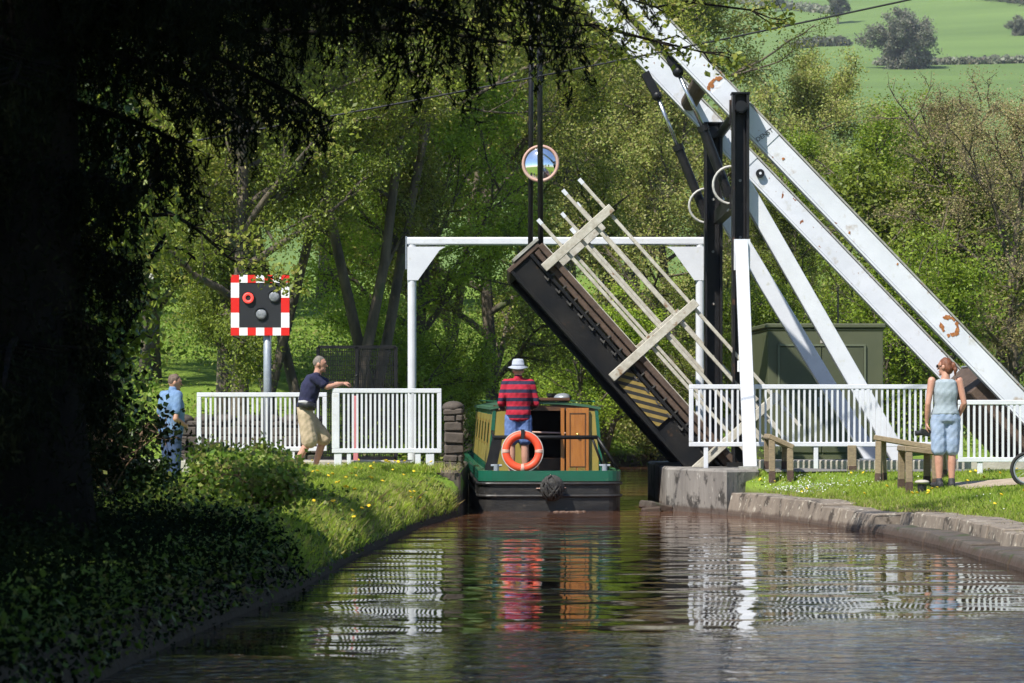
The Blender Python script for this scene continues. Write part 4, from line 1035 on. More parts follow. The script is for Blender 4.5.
# propeller wash behind the boat
b = MB(); rr = random.Random(8)
for k in range(40):
    x = .80 + rr.gauss(0, .11); y = 41.0 + rr.gauss(0, .12); r_ = rr.uniform(.006, .022)
    b.ell((x, y, .0), r_ * 1.8, r_, r_ * (.5 + .5 * rr.random()), n=8, m=5)
kind(tag(b.build('wash_foam', M['foam'], smooth=True), 'churned brown foam of the propeller wash at the stern', 'foam'), 'stuff')

# ------------------------------------------------------------------ people
def remeshed(mb, name, mat, parent, vox=.011, smooth=4, noise=0.0, seed=0):
    o = mb.build('tmp_' + name, mat, parent)
    m1 = o.modifiers.new('r', 'REMESH'); m1.mode = 'VOXEL'; m1.voxel_size = vox
    m2 = o.modifiers.new('s', 'SMOOTH'); m2.iterations = smooth; m2.factor = .5
    dg = bpy.context.evaluated_depsgraph_get(); dg.update()
    me = bpy.data.meshes.new_from_object(o.evaluated_get(dg))
    me.name = name; o.modifiers.clear(); o.data = me; o.name = name
    if not me.materials: me.materials.append(mat)
    if noise:
        co = np.empty(len(me.vertices) * 3, np.float32); me.vertices.foreach_get('co', co); co = co.reshape(-1, 3)
        nr = np.empty(len(me.vertices) * 3, np.float32); me.vertices.foreach_get('normal', nr); nr = nr.reshape(-1, 3)
        q = np.sin(co[:, 2] * 23 + co[:, 0] * 37 + seed) * np.sin(co[:, 0] * 31 - co[:, 2] * 17 + co[:, 1] * 23 + seed) + .35 * np.sin(co[:, 2] * 60 + co[:, 1] * 55 - co[:, 0] * 70)
        co += nr * (q * noise)[:, None]; me.vertices.foreach_set('co', co.ravel())
    me.polygons.foreach_set('use_smooth', [True] * len(me.polygons)); me.update()
    return o

def person(label, loc, yaw, J, spec):
    """J: joints in body space (x right, y forward, z up); spec: clothing"""
    root = thing('person', loc, label, 'person')
    Rm = Matrix.Rotation(yaw, 3, 'Z'); L = Vector(loc)
    T = lambda v: L + Rm @ Vector(v)
    D = lambda v: Rm @ Vector(v)
    g = spec.get('girth', 1.0)
    sp = J['spine']   # pelvis, waist, chest, shoulderline, neck
    def torso(b, grow=0.0, low=0, high=5, cut=None):
        w = spec['torso']  # (rx, ry) for pelvis, hips, waist, chest, shoulders
        secs = []
        ax = (Vector(J['sho_r']) - Vector(J['sho_l'])).normalized(); axh = (Vector(J['hip_r']) - Vector(J['hip_l'])).normalized()
        for i, (c_, (rx, ry)) in enumerate(zip(sp, w)):
            t = i / (len(sp) - 1); u = (axh * (1 - t) + ax * t).normalized()
            tan = (Vector(sp[min(i + 1, len(sp) - 1)]) - Vector(sp[max(i - 1, 0)])).normalized()
            v = tan.cross(u).normalized()
            secs.append((c_, u, v, rx + grow, ry + grow))
        secs = secs[low:high]
        out = [(T(c_), D(u) * rx, D(v) * ry) for c_, u, v, rx, ry in secs]
        # rounded ends
        c0, u0, v0 = out[0]; c1, u1, v1 = out[-1]
        d0 = (out[0][0] - out[1][0]).normalized(); d1 = (out[-1][0] - out[-2][0]).normalized()
        out = [(c0 + d0 * .03, u0 * .55, v0 * .55)] + out + [(c1 + d1 * .03, u1 * .6, v1 * .6)]
        b.loft(out, 24, power=2.3)
    def limb(b, a, k, e, r, grow=0.0, part=(0, 2), upto=1.0):
        a, k, e = T(J[a]), T(J[k]), T(J[e])
        if part[0] == 0:
            mid = a.lerp(k, .45); b.caps(a, mid, r[0] + grow, r[1] + grow); b.caps(mid, k, r[1] + grow, r[2] + grow)
        if part[1] == 2:
            mid = k.lerp(e, .35); b.caps(k, mid, r[2] + grow, r[3] + grow); b.caps(mid, k.lerp(e, upto), r[3] + grow, r[4] + grow)
    LEG = [x * g for x in (.088, .078, .056, .057, .036)]; ARM = [x * g for x in (.052, .046, .038, .039, .026)]
    body = MB(); torso(body)
    for s in 'lr':
        limb(body, 'hip_' + s, 'knee_' + s, 'ank_' + s, LEG); limb(body, 'sho_' + s, 'elb_' + s, 'wri_' + s, ARM)
        # hand: palm, four unequal curled fingers and a thumb from the palm's side
        w = T(J['wri_' + s]); e_ = T(J['elb_' + s]); d = (w - e_).normalized()
        hd_ = J.get('hand_' + s); d = D(hd_).normalized() if hd_ else d
        pn = D(J.get('palm_' + s, (0, 0, -1))); pn = (pn - d * pn.dot(d)).normalized(); sd = d.cross(pn).normalized()
        if s == 'l': sd = -sd
        pc = w + d * .055
        body.loft([(w, sd * .024, pn * .018), (w + d * .03, sd * .036, pn * .017), (w + d * .085, sd * .043, pn * .014), (w + d * .10, sd * .038, pn * .011)], 14)
        curl = J.get('curl_' + s, .5)
        for q, (off, ln) in enumerate(((-.032, .070), (-.011, .080), (.011, .075), (.031, .060))):
            base = w + d * .088 + sd * off; p_ = base; dd = d.copy()
            for m_ in range(3):
                ang = curl * (.55 + .35 * m_); dd = (dd * math.cos(ang) + pn * math.sin(ang)).normalized()
                q_ = p_ + dd * ln * (.44, .32, .24)[m_]; body.caps(p_, q_, .0095 - .001 * m_, .0088 - .001 * m_, 8); p_ = q_
        tb = w + d * .03 - sd * .035; t1 = tb + (d * .6 - sd * .55 + pn * .35).normalized() * .045; t2 = t1 + (d * .85 + pn * .5).normalized() * .035
        body.caps(tb, t1, .014, .011, 8); body.caps(t1, t2, .011, .009, 8)
        # foot
        an = T(J['ank_' + s]); fd_ = D(J.get('foot_' + s, (0, 1, 0))).normalized(); sdf = fd_.cross(Vector((0, 0, 1))).normalized(); z0 = an.z - J.get('ankh', .08)
        hc = Vector((an.x, an.y, z0 + .035))
        body.loft([(hc - fd_ * .055, sdf * .026, Vector((0, 0, .028))), (hc - fd_ * .02, sdf * .034, Vector((0, 0, .038))), (hc + fd_ * .06, sdf * .038, Vector((0, 0, .034))), (hc + fd_ * .14, sdf * .042, Vector((0, 0, .02)) - Vector((0, 0, .0))), (hc + fd_ * .175, sdf * .03, Vector((0, 0, .012)))], 14)
    # neck and head
    nk = T(sp[-1]); hc = T(J['head']); fw = D(J['face']).normalized(); up = D(J.get('headup', (0, 0, 1))); up = (up - fw * up.dot(fw)).normalized(); rt = fw.cross(up)
    hr = Matrix((rt, fw, up)).transposed()
    body.caps(nk - up * .03, hc - up * .05 - fw * .01, .058, .052)
    body.ell(hc + up * .015, .073, .092, .10, hr, 20, 14); body.ell(hc - up * .055 + fw * .022, .055, .065, .062, hr, 16, 10)
    body.caps(hc + fw * .088 + up * .012, hc + fw * .108 - up * .022, .010, .014, 8)
    body.caps(hc + fw * .078 - up * .095, hc + fw * .07 - up * .09, .018, .02, 8)
    body.ell(hc + fw * .085 + up * .035, .05, .012, .010, hr)
    for s_ in (-1, 1): body.ell(hc + rt * s_ * .076 - up * .005 - fw * .012, .012, .022, .032, hr)
    bo = remeshed(body, 'body', spec['skin'], root, vox=.0085, smooth=3)
    b = MB()
    for s_ in (-1, 1): b.ell(hc + fw * .084 + rt * s_ * .032 + up * .012, .012, .007, .007, hr, 10, 8)
    b.build('eyes', M['eye'], root, smooth=True)
    b = MB(); b.ell(hc + fw * .087 - up * .058, .024, .008, .007, hr, 12, 8); b.build('mouth', M['lip'], root, smooth=True)
    # hair
    if spec.get('hair'):
        b = MB(); b.ell(hc + up * .030 - fw * .012, .080, .092, .095, hr, 20, 14)
        if spec.get('long'): b.ell(hc - fw * .05 - up * .02, .075, .06, .085, hr)
        # carve the face side away by keeping only points above/behind the hairline
        keep = []
        for v in b.v:
            q = Vector(v) - hc; f_ = q.dot(fw); u_ = q.dot(up)
            if f_ > .03 and u_ < .062: q = q - fw * min(f_ - .02, .05); 
            if u_ < -.02 and not spec.get('long'): q = q + up * (-.02 - u_) * .55
            keep.append(tuple(hc + q))
        b.v = keep
        remeshed(b, 'hair', spec['hair'], root, vox=.010, smooth=3, noise=.0035)
    if spec.get('ponytail'):
        b = MB(); q = hc - fw * .105 + up * .02 + rt * .02; b.ell(q, .035, .04, .04, hr); b.caps(q, q - fw * .03 - up * .06 + rt * .015, .034, .026); b.caps(q - fw * .03 - up * .06, q - fw * .02 - up * .14, .028, .010)
        remeshed(b, 'ponytail', spec['hair'], root, vox=.010, noise=.003)
    if spec.get('glasses'):
        b = MB()
        for s_ in (-1, 1):
            b.ell(hc + fw * .096 + rt * s_ * .033 + up * .012, .030, .006, .021, hr, 14, 8); b.tube([hc + fw * .09 + rt * s_ * .062 + up * .016, hc + rt * s_ * .082 + up * .014], .004, 6)
        b.tube([hc + fw * .10 - rt * .008 + up * .016, hc + fw * .10 + rt * .008 + up * .016], .004, 6); b.build('glasses', M['plastic'], root, smooth=True)
    # clothes
    b = MB(); lo, hi = spec.get('shirt_range', (1, 5)); torso(b, spec.get('shirt_grow', .016), lo, hi)
    sl = spec['sleeve']
    for s in 'lr':
        if sl == 'long': limb(b, 'sho_' + s, 'elb_' + s, 'wri_' + s, ARM, .013, (0, 2), .93)
        elif sl == 'short':
            a, k = T(J['sho_' + s]), T(J['elb_' + s]); b.caps(a, a.lerp(k, .68), ARM[0] + .016, ARM[1] + .022)
    if sl != 'none':
        for s in 'lr':
            a = T(J['sho_' + s]); c_ = T(sp[-1]); b.caps(a, c_ - Vector((0, 0, .035)), ARM[0] + .014, .058)
    if spec.get('collar'): b.caps(nk - up * .01, nk + up * .025, .066, .062)
    remeshed(b, spec['shirt'][0], spec['shirt'][1], root, vox=.012, smooth=4, noise=.0035, seed=1)
    b = MB(); torso(b, spec.get('waist_grow', .012), 0, 2)
    upto = spec['trouser_len']
    for s in 'lr':
        a, k, e = T(J['hip_' + s]), T(J['knee_' + s]), T(J['ank_' + s])
        fl = spec.get('flare', .02)
        if upto <= 1.0: b.caps(a, a.lerp(k, upto), LEG[0] + .022, LEG[1] * .9 + fl + .008)
        else:
            b.caps(a, k, LEG[0] + .022, LEG[2] + fl + .01); b.caps(k, k.lerp(e, upto - 1), LEG[2] + fl + .01, LEG[3] + fl - .008 if upto < 1.6 else LEG[4] + fl + .012)
    remeshed(b, spec['trousers'][0], spec['trousers'][1], root, vox=.012, smooth=4, noise=.004, seed=2)
    if spec.get('shoe'):
        for s in 'lr':
            an = T(J['ank_' + s]); fd_ = D(J.get('foot_' + s, (0, 1, 0))).normalized(); sdf = fd_.cross(Vector((0, 0, 1))).normalized(); z0 = an.z - J.get('ankh', .08)
            h_ = Vector((an.x, an.y, z0 + .036)); b = MB()
            b.loft([(h_ - fd_ * .075, sdf * .028, Vector((0, 0, .034))), (h_ - fd_ * .03, sdf * .042, Vector((0, 0, .042))), (h_ + fd_ * .07, sdf * .047, Vector((0, 0, .038))), (h_ + fd_ * .15, sdf * .05, Vector((0, 0, .03))), (h_ + fd_ * .195, sdf * .035, Vector((0, 0, .022)))], 16, power=2.6)
            if spec['shoe'][1] > .1: b.caps(h_ - fd_ * .005, an + Vector((0, 0, spec['shoe'][1] - .1)), .046, .046)
            remeshed(b, 'shoe', spec['shoe'][0], root, vox=.010, smooth=3)
    return root, T

def std(h=1.72):
    """relaxed standing joints scaled to height h"""
    k = h / 1.72
    J = dict(hip_l=(-.092, 0, .90), hip_r=(.092, 0, .90), knee_l=(-.10, .01, .49), knee_r=(.10, .01, .49), ank_l=(-.105, -.02, .08), ank_r=(.105, -.02, .08),
             sho_l=(-.185, 0, 1.42), sho_r=(.185, 0, 1.42), elb_l=(-.235, -.02, 1.13), elb_r=(.235, -.02, 1.13), wri_l=(-.24, .07, .88), wri_r=(.24, .07, .88),
             head=(0, .02, 1.605), face=(0, 1, -.02), spine=[(0, 0, .88), (0, 0, .97), (0, .01, 1.09), (0, 0, 1.28), (0, -.005, 1.41), (0, 0, 1.48)],
             palm_l=(1, 0, 0), palm_r=(-1, 0, 0))
    J = {a: (tuple(x * k for x in v) if a not in ('face', 'palm_l', 'palm_r', 'spine') else v) for a, v in J.items()}
    J['spine'] = [tuple(x * k for x in v) for v in J['spine']]; J['ankh'] = .08 * k
    return J
MALE = [(.150, .105), (.160, .115), (.150, .110), (.172, .120), (.150, .085), (.060, .058)]
FEM = [(.155, .115), (.168, .122), (.125, .095), (.142, .105), (.125, .075), (.052, .05)]

# steersman, seen from behind
J = std(1.74)
J.update(elb_l=(-.265, -.03, 1.15), wri_l=(-.21, .20, 1.06), hand_l=(.2, 1, .1), elb_r=(.27, .0, 1.14), wri_r=(.20, .22, 1.07), hand_r=(0, 1, .1), palm_l=(0, 0, -1), palm_r=(0, 0, -1), curl_l=.8, curl_r=.7,
         face=(-.15, 1, -.08), ank_r=(.11, .02, .08))
sman, T = person('person in pale sun hat and red and navy striped rugby shirt steering the boat', BW(-.43, .92, .43), BROT.to_euler().z + R(4), J,
        dict(torso=[(a * 1.02, b_ * 1.12) for a, b_ in MALE], skin=M['skin'], hair=M['hairgrey'], shirt=('rugby_shirt', M['rugby']), sleeve='long', shirt_range=(0, 5), shirt_grow=.026, collar=True, trousers=('shorts', M['blueshorts']), trouser_len=.72, flare=.03, girth=1.04, shoe=(M['shoe'], .08)))
hc = T(J['head']); b = MB()
b.loft([(hc + Vector((0, 0, .045)), (.150, 0, 0), (0, .165, 0)), (hc + Vector((0, 0, .052)), (.152, 0, 0), (0, .168, 0)), (hc + Vector((0, 0, .075)), (.094, 0, 0), (0, .108, 0)), (hc + Vector((0, 0, .14)), (.088, 0, 0), (0, .10, 0)), (hc + Vector((0, 0, .172)), (.07, 0, 0), (0, .08, 0)), (hc + Vector((0, 0, .178)), (.02, 0, 0), (0, .025, 0))], 28)
for i in range(len(b.v)):
    v = Vector(b.v[i]); q = v - hc
    if q.z < .06: b.v[i] = tuple(v + Vector((0, 0, -.03 * (abs(q.y) / .165) ** 2)))
b.build('sun_hat', M['hat'], sman, smooth=True)
b = MB(); b.loft([(hc + Vector((0, 0, .066)), (.098, 0, 0), (0, .113, 0)), (hc + Vector((0, 0, .088)), (.0955, 0, 0), (0, .110, 0))], 28); b.build('hat_band', M['hatband'], sman, smooth=True)

# woman with her back to us
J = std(1.66)
J.update(elb_l=(-.235, -.035, 1.07), wri_l=(-.235, .03, .83), hand_l=(.0, .15, -1), curl_l=.9, elb_r=(.235, -.035, 1.08), wri_r=(.19, .13, .90), hand_r=(-.2, .7, -.7), curl_r=.7,
         face=(-.75, .66, -.04), ank_l=(-.085, -.02, .077), ank_r=(.08, 0, .077), foot_l=(-.25, 1, 0), foot_r=(.2, 1, 0), knee_l=(-.088, .0, .47), knee_r=(.085, .02, .47))
Y = 36.5; x = p(945.5, Y)
woman, T = person('person in pale grey vest and light denim shorts with tied auburn hair', (x, Y, ground(x, Y) + .02), R(4), J,
        dict(torso=FEM, skin=M['skin'], hair=M['hairred'], long=True, ponytail=True, glasses=True, shirt=('vest_top', M['tank']), sleeve='none', shirt_range=(1, 5), shirt_grow=.018, trousers=('denim_shorts', M['denim']), trouser_len=.93, flare=.024, girth=.98, shoe=(M['shoe'], .12)))
w = T(J['wri_l']); b = MB(); q = w + Vector((-.02, .01, -.125)); cm = thing('camera', q, 'black camera held down in the hand of the woman', 'camera')
b.box(q, (.13, .06, .085), Euler((0, .2, .1)).to_matrix()); b.build('camera_body', M['plastic'], cm, bevel=.008)
b = MB(); b.tube([q, q + Vector((-.13, .0, -.01))], .034, 14); b.build('lens_barrel', M['plastic'], cm)
b = MB(); b.tube([q + Vector((.06, 0, .03)), q + Vector((.03, .04, .1)), q + Vector((-.04, .03, .1)), q + Vector((-.06, 0, .03))], .006, 6); b.build('strap', M['plastic'], cm, smooth=True)

# man in navy leaning on the railing, facing right
J = std(1.74)
J.update(hip_l=(-.092, -.02, .86), hip_r=(.092, -.02, .86), knee_l=(-.10, .25, .49), ank_l=(-.11, .13, .08), knee_r=(.10, .05, .46), ank_r=(.10, -.18, .08),
         spine=[(0, -.02, .84), (0, -.01, .93), (0, .03, 1.06), (0, .07, 1.25), (0, .12, 1.37), (0, .16, 1.44)],
         sho_l=(-.18, .14, 1.37), sho_r=(.18, .11, 1.37), elb_l=(-.17, .33, 1.28), elb_r=(.18, .30, 1.23), wri_l=(-.10, .53, 1.285), wri_r=(.06, .525, 1.29), hand_l=(.35, .8, .0), hand_r=(-.35, .8, .05), palm_l=(.4, 0, -1), palm_r=(-.4, 0, -1), curl_l=.8, curl_r=.8,
         head=(0, .20, 1.565), face=(.12, 1, -.06), headup=(0, -.1, 1))
Y = 41.25; x = p(306, Y)
nman, T = person('person in navy T-shirt and khaki shorts leaning on the white railing', (x, Y, .565), R(-86), J,
        dict(torso=MALE, skin=M['skin'], hair=M['hairgrey'], shirt=('t_shirt', M['navy']), sleeve='short', shirt_range=(1, 5), shirt_grow=.024, trousers=('shorts', M['khaki']), trouser_len=.98, flare=.045, girth=1.0, shoe=(M['sandal'], .05)))
q = T((.17, .02, .965)); bp_ = thing('waist_bag', q, 'grey and black waist bag on the hip of the man in navy', 'bag')
b = MB(); b.loft([(q + Vector((-.13, .0, .02)), (0, .04, 0), (0, 0, .035)), (q + Vector((-.04, -.03, .01)), (0, .065, 0), (0, 0, .06)), (q + Vector((.06, -.03, 0)), (0, .06, 0), (0, 0, .06)), (q + Vector((.13, .0, -.01)), (0, .03, 0), (0, 0, .03))], 14, power=2.6); b.build('pouch', M['plastic'], bp_, smooth=True)
b = MB(); b.loft([(q + Vector((-.13, .0, .055)), (0, .04, 0), (0, 0, .02)), (q + Vector((-.04, -.04, .05)), (0, .06, 0), (0, 0, .03)), (q + Vector((.03, -.03, .04)), (0, .04, 0), (0, 0, .02))], 12); b.build('flap', M['pouch'], bp_, smooth=True)

# man in blue half hidden by the brambles, facing right
J = std(1.76)
J.update(elb_l=(-.26, -.02, 1.12), wri_l=(-.10, .17, 1.02), hand_l=(.7, .6, 0), elb_r=(.27, -.09, 1.12), wri_r=(.14, .15, 1.03), hand_r=(-.6, .7, 0), curl_l=.7, curl_r=.7, palm_l=(0, -1, 0), palm_r=(0, -1, 0),
         head=(0, .06, 1.63), face=(.35, 1, -.12), spine=[(0, 0, .90), (0, 0, .99), (0, .02, 1.12), (0, .0, 1.31), (0, .0, 1.44), (0, .03, 1.51)])
Y = 40.0; x = p(171, Y)
bman, T = person('person in pale blue shirt and jeans with hands together, behind the brambles', (x, Y, .22), R(-52), J,
        dict(torso=[(a * 1.06, b_ * 1.2) for a, b_ in MALE], skin=M['skintan'], hair=M['hairbrown'], shirt=('blue_shirt', M['blueshirt']), sleeve='short', shirt_range=(0, 5), shirt_grow=.026, collar=True, trousers=('jeans', M['jeans']), trouser_len=1.9, flare=.012, girth=1.04, shoe=(M['shoe'], .08)))

# ------------------------------------------------------------------ trees
def grow(seed, H, spread, tr, n_limb=14, clear=.22, sub=7, twig=5, lean=(0, 0), multi=1, rise=(15, 65), wig=.12):
    """branching skeleton -> bark MB, twig anchor points"""
    rr = random.Random(seed); b = MB(); anchors = []; dirs = []
    def line(p0, d, L, k, wv, bend=Vector((0, 0, 0))):
        pts = [p0.copy()]; d = d.normalized()
        for i in range(k):
            d = (d + Vector((rr.gauss(0, wv), rr.gauss(0, wv), rr.gauss(0, wv))) + bend / k).normalized()
            pts.append(pts[-1] + d * L / k)
        return pts
    def along(pts, t):
        f = t * (len(pts) - 1); i = min(int(f), len(pts) - 2); return pts[i].lerp(pts[i + 1], f - i), (pts[i + 1] - pts[i]).normalized()
    for mstem in range(multi):
        base = Vector((rr.gauss(0, .35), rr.gauss(0, .3), -.15)) if multi > 1 else Vector((0, 0, -.15))
        az = rr.uniform(0, 6.28)
        d0 = Vector((lean[0] + (.25 * math.cos(az) if multi > 1 else 0), lean[1] + (.25 * math.sin(az) if multi > 1 else 0), 1))
        tp = line(base, d0, H * .86, 10, .028, Vector((-lean[0] * .5, 0, .2)))
        r0 = tr * (.8 if multi > 1 else 1)
        b.tube(tp, [r0 * (1.35 if i == 0 else 1) * (1 - .9 * i / 10) + .02 for i in range(11)], 9)
        for i in range(n_limb // multi):
            t = clear + (1 - clear) * ((i + rr.random()) / (n_limb // multi)); p0, td = along(tp, min(t, .995))
            az = i * 2.4 + rr.uniform(-.5, .5) + mstem; el = R(rise[0] + (rise[1] - rise[0]) * t + rr.uniform(-12, 12))
            L = spread * (math.sin(math.pi * min(max((t - clear) / (1 - clear), .12), .96)) ** .55) * rr.uniform(.75, 1.2)
            d = Vector((math.cos(az) * math.cos(el), math.sin(az) * math.cos(el), math.sin(el)))
            lp = line(p0, d, L, 6, wig, Vector((0, 0, rr.uniform(-.1, .45))))
            rl = r0 * (1 - .85 * t) * .5 + .015
            b.tube(lp, [rl * (1 - .85 * q / 6) + .006 for q in range(7)], 6, cap=False)
            for j in range(sub):
                s_, sd = along(lp, .22 + .78 * (j + rr.random()) / sub)
                d2 = (sd + Vector((rr.gauss(0, .8), rr.gauss(0, .8), rr.gauss(.15, .55)))).normalized()
                sp_ = line(s_, d2, L * rr.uniform(.28, .5), 4, .16, Vector((0, 0, .1)))
                b.tube(sp_, [rl * .36 * (1 - .7 * q / 4) + .007 for q in range(5)], 4, cap=False)
                for k in range(twig):
                    q0, qd = along(sp_, .25 + .75 * (k + rr.random()) / twig)
                    d3 = (qd + Vector((rr.gauss(0, .8), rr.gauss(0, .8), rr.gauss(0, .6)))).normalized()
                    tw = line(q0, d3, L * rr.uniform(.10, .22), 2, .2)
                    b.tube(tw, [.012, .008, .004], 3, cap=False)
                    for z in tw: anchors.append(tuple(z))
                    anchors.append(tuple(tw[1].lerp(tw[2], .5)))
    return b, np.array(anchors)

PROTO = {}
def make_proto(kind_, seed, H, spread, tr, nleaf, size, lmat, bmat, jit=.2, **kw):
    b, A = grow(seed, H, spread, tr, **kw)
    rng = np.random.default_rng(seed)
    dens = rng.gamma(.7, 1, len(A)); idx = rng.choice(len(A), nleaf, p=dens / dens.sum())
    pts = A[idx] + rng.normal(size=(nleaf, 3)) * jit * rng.uniform(.4, 1.2, (nleaf, 1))
    V, I = leaves(rng, pts, size)
    tk = b.build('trunk', bmat, None, smooth=True); cr = mesh_np('crown', V, (I, 4), lmat)
    tm, cm_ = tk.data, cr.data
    tm.use_fake_user = True; cm_.use_fake_user = True
    bpy.data.objects.remove(tk); bpy.data.objects.remove(cr)
    PROTO[kind_] = (tm, cm_, H)

make_proto('olive', 21, 14, 4.6, .15, 110000, .064, M['lf_olive'], M['bark'], n_limb=18, clear=.2, multi=1)
make_proto('olive_multi', 22, 14, 4.2, .115, 105000, .064, M['lf_olive'], M['bark'], n_limb=21, clear=.24, multi=3)
make_proto('bright', 23, 10, 3.6, .2, 76000, .085, M['lf_bright'], M['bark'], n_limb=18, clear=.1)
make_proto('dark', 24, 13, 4.4, .2, 100000, .072, M['lf_dark'], M['bark'], n_limb=18, clear=.10)
make_proto('bud', 25, 11, 4.0, .17, 95000, .08, M['lf_bud'], M['bark'], n_limb=20, clear=.1, sub=8, twig=6)
make_proto('brown', 26, 10, 3.4, .17, 46000, .062, M['lf_brown'], M['bark'], n_limb=20, clear=.12, sub=8, twig=7)
make_proto('shrub', 27, 4, 2.4, .08, 40000, .075, M['lf_bright'], M['bark'], n_limb=18, clear=.03, multi=3, rise=(25, 75))
make_proto('darkshrub', 28, 4, 2.4, .08, 40000, .08, M['lf_dark'], M['bark'], n_limb=18, clear=.03, multi=3, rise=(25, 75))
make_proto('hilltree', 29, 10, 4.5, .35, 16000, .42, M['lf_hill'], M['bark'], n_limb=16, clear=.22, jit=.35)
make_proto('hillbush', 30, 8, 6.0, .3, 46000, .50, M['lf_hill'], M['bark'], n_limb=26, clear=.03, jit=.5, rise=(5, 70))

def tree(kind_, px, Y, H, label, rz, wide=1.0, cat='tree', group='trees of the wood behind the bridge', name='tree', z=None, x=None):
    tm, cm_, H0 = PROTO[kind_]
    x = p(px, Y) if x is None else x
    t = thing(name, (x, Y, ground(x, Y) if z is None else z), label, cat, group)
    s = H / H0; t.scale = (s * wide, s * wide, s); t.rotation_euler = (0, 0, rz)
    for nm, me in (('trunk', tm), ('crown', cm_)):
        o = bpy.data.objects.new(nm, me); C.objects.link(o); o.parent = t
    return t
# left to right behind the railings and bridge
tree('olive', 70, 60, 14, 'tall olive leaved tree behind the dark foreground trunk', .4)
tree('dark', 150, 62, 13, 'dark green tree above the head of the man in blue', 1.2)
tree('olive', 222, 51, 14.5, 'olive leaved tree rising just left of the signal board', 2.2)
tree('olive_multi', 292, 54, 14, 'several stemmed olive tree rising just right of the signal board', 3.3)
tree('dark', 240, 49.5, 11.0, 'leafy dark green tree close behind the signal board', 2.9, wide=.95)
tree('olive_multi', 352, 52, 15, 'pale trunked tree behind the black mesh gate', .7)
tree('bright', 408, 57, 8, 'smaller fresh green tree behind the left upright of the white frame', 1.0, wide=1.1)
tree('olive_multi', 455, 62, 15, 'several stemmed tree above the stone wall end beside the boat', 2.4)
tree('olive', 497, 62, 15, 'leaning tree with thick trunk rising above the steersman', 5.3)
tree('olive', 570, 92, 17, 'olive tree behind the hanging mirror and deck tip', .2)
tree('dark', 630, 99, 15.5, 'dark green tree behind the handrails of the raised deck', 1.9)
tree('bud', 690, 80, 12.2, 'budding brown green tree behind the hydraulic rams', 2.9, wide=1.1)
tree('bud', 765, 88, 11.9, 'budding olive brown tree behind the top of the near black post', 4.2, wide=1.15)
tree('bud', 812, 105, 12.0, 'budding tree touching the meadow left of the bright green tree', 5.0, wide=1.1)
tree('bright', 858, 76, 9.1, 'bright spring green tree below the grey hillside bush', .9, wide=1.15)
tree('bud', 925, 84, 7.8, 'budding tree between the bright green tree and the bare brown one', 2.6, wide=1.05)
tree('brown', 1004, 64, 7.5, 'sparse brown budding tree at the right edge below the meadow', 1.4, wide=1.15)
tree('brown', 955, 72, 6.3, 'sparse brown budding tree left of the one at the right edge', 3.9, wide=1.2)
tree('dark', 800, 70, 6.5, 'dark green small tree behind the roof of the kiosk', 3.6, wide=1.2)
tree('darkshrub', 945, 64, 5.2, 'dark leafy shrub between the balance beams', 2.0, wide=1.2, cat='shrub', name='shrub')
tree('shrub', 905, 57, 3.4, 'bright green shrub right of the kiosk', 4.0, wide=1.1, cat='shrub', name='shrub')
tree('brown', 1014, 60, 7.0, 'sparse brown tree cut by the right edge behind the near beam tail', 3.0, wide=1.1)
tree('olive', 120, 78, 16, 'far olive tree filling the gap left of the signal board', 3.1, wide=1.3)
tree('olive', 250, 82, 17, 'far olive tree high above the signal board', 4.4, wide=1.3)
tree('dark', 330, 90, 17, 'far dark green tree above the man leaning on the railing', 5.2, wide=1.3)
tree('olive', 430, 88, 17, 'far olive tree above the left corner of the white frame', .6, wide=1.3)
tree('olive', 520, 96, 18, 'far olive tree behind the black suspension rods', 1.6, wide=1.3)
tree('bud', 610, 104, 17.5, 'far budding tree behind the upper end of the far beam', 2.8, wide=1.3)
tree('dark', 730, 76, 6, 'low dark green tree behind the black posts', 5.9, wide=1.4)
tree('shrub', 640, 66, 3.6, 'sunlit green shrub on the canal bank right of the boat', 1.1, wide=1.0, cat='shrub', name='shrub', x=5.9)
tree('shrub', 585, 76, 3.4, 'green shrub on the bank beyond the cabin roof', 2.1, wide=1.3, cat='shrub', name='shrub')
tree('shrub', 420, 56, 2.6, 'low green shrub behind the right end of the left railing', 5.1, wide=1.2, cat='shrub', name='shrub')
# hillside
def hill_at(px, py):
    for Y in np.arange(150, 1400, 4.0):
        x = p(px, Y); z = ground(x, Y)
        if HY - (z - CAMZ) * F / Y <= py: return x, Y, z
    return x, Y, z
for (px, py, hpx, kd, wide, lab, nm) in ((838, 25, 38, 'hilltree', .9, 'lone round tree on the hill meadow above the bright tree', 'tree'), (776, 12, 24, 'hilltree', 1.0, 'small tree at the top edge of the meadow left of the lone round tree', 'tree'),
        (905, 70, 42, 'hillbush', 1.05, 'big grey green bush on the hill meadow', 'bush'), (1019, 36, 15, 'hillbush', .9, 'tiny round bush on the meadow at the right edge', 'bush')):
    x, Y, z = hill_at(px, py); tree(kd, px, Y, hpx * Y / F, lab, 1.0, wide, cat=nm, group=None, name=nm, z=z - .3, x=x)
def hedge(px0, px1, py0, py1, hpx, label, name='hedge', st=None, seed=1):
    rng = np.random.default_rng(seed); pts = []; c = None
    for k in range(140):
        t = k / 139; x, Y, z = hill_at(px0 + (px1 - px0) * t, py0 + (py1 - py0) * t); h = hpx * Y / F * rng.uniform(.7, 1.2)
        if c is None: c = Vector((x, Y, z))
        q = rng.normal(size=(60, 3)) * np.array([h * .7, h * .6, h * .35]) + np.array([x, Y, z + h * .45]); pts.append(q)
    P_ = np.concatenate(pts); V, I = leaves(rng, P_, .9, .8)
    o = mesh_np(name, V, (I, 4), M['lf_hill']); tag(o, label, 'hedge' if not st else 'wood')
    if st: kind(o, 'stuff')
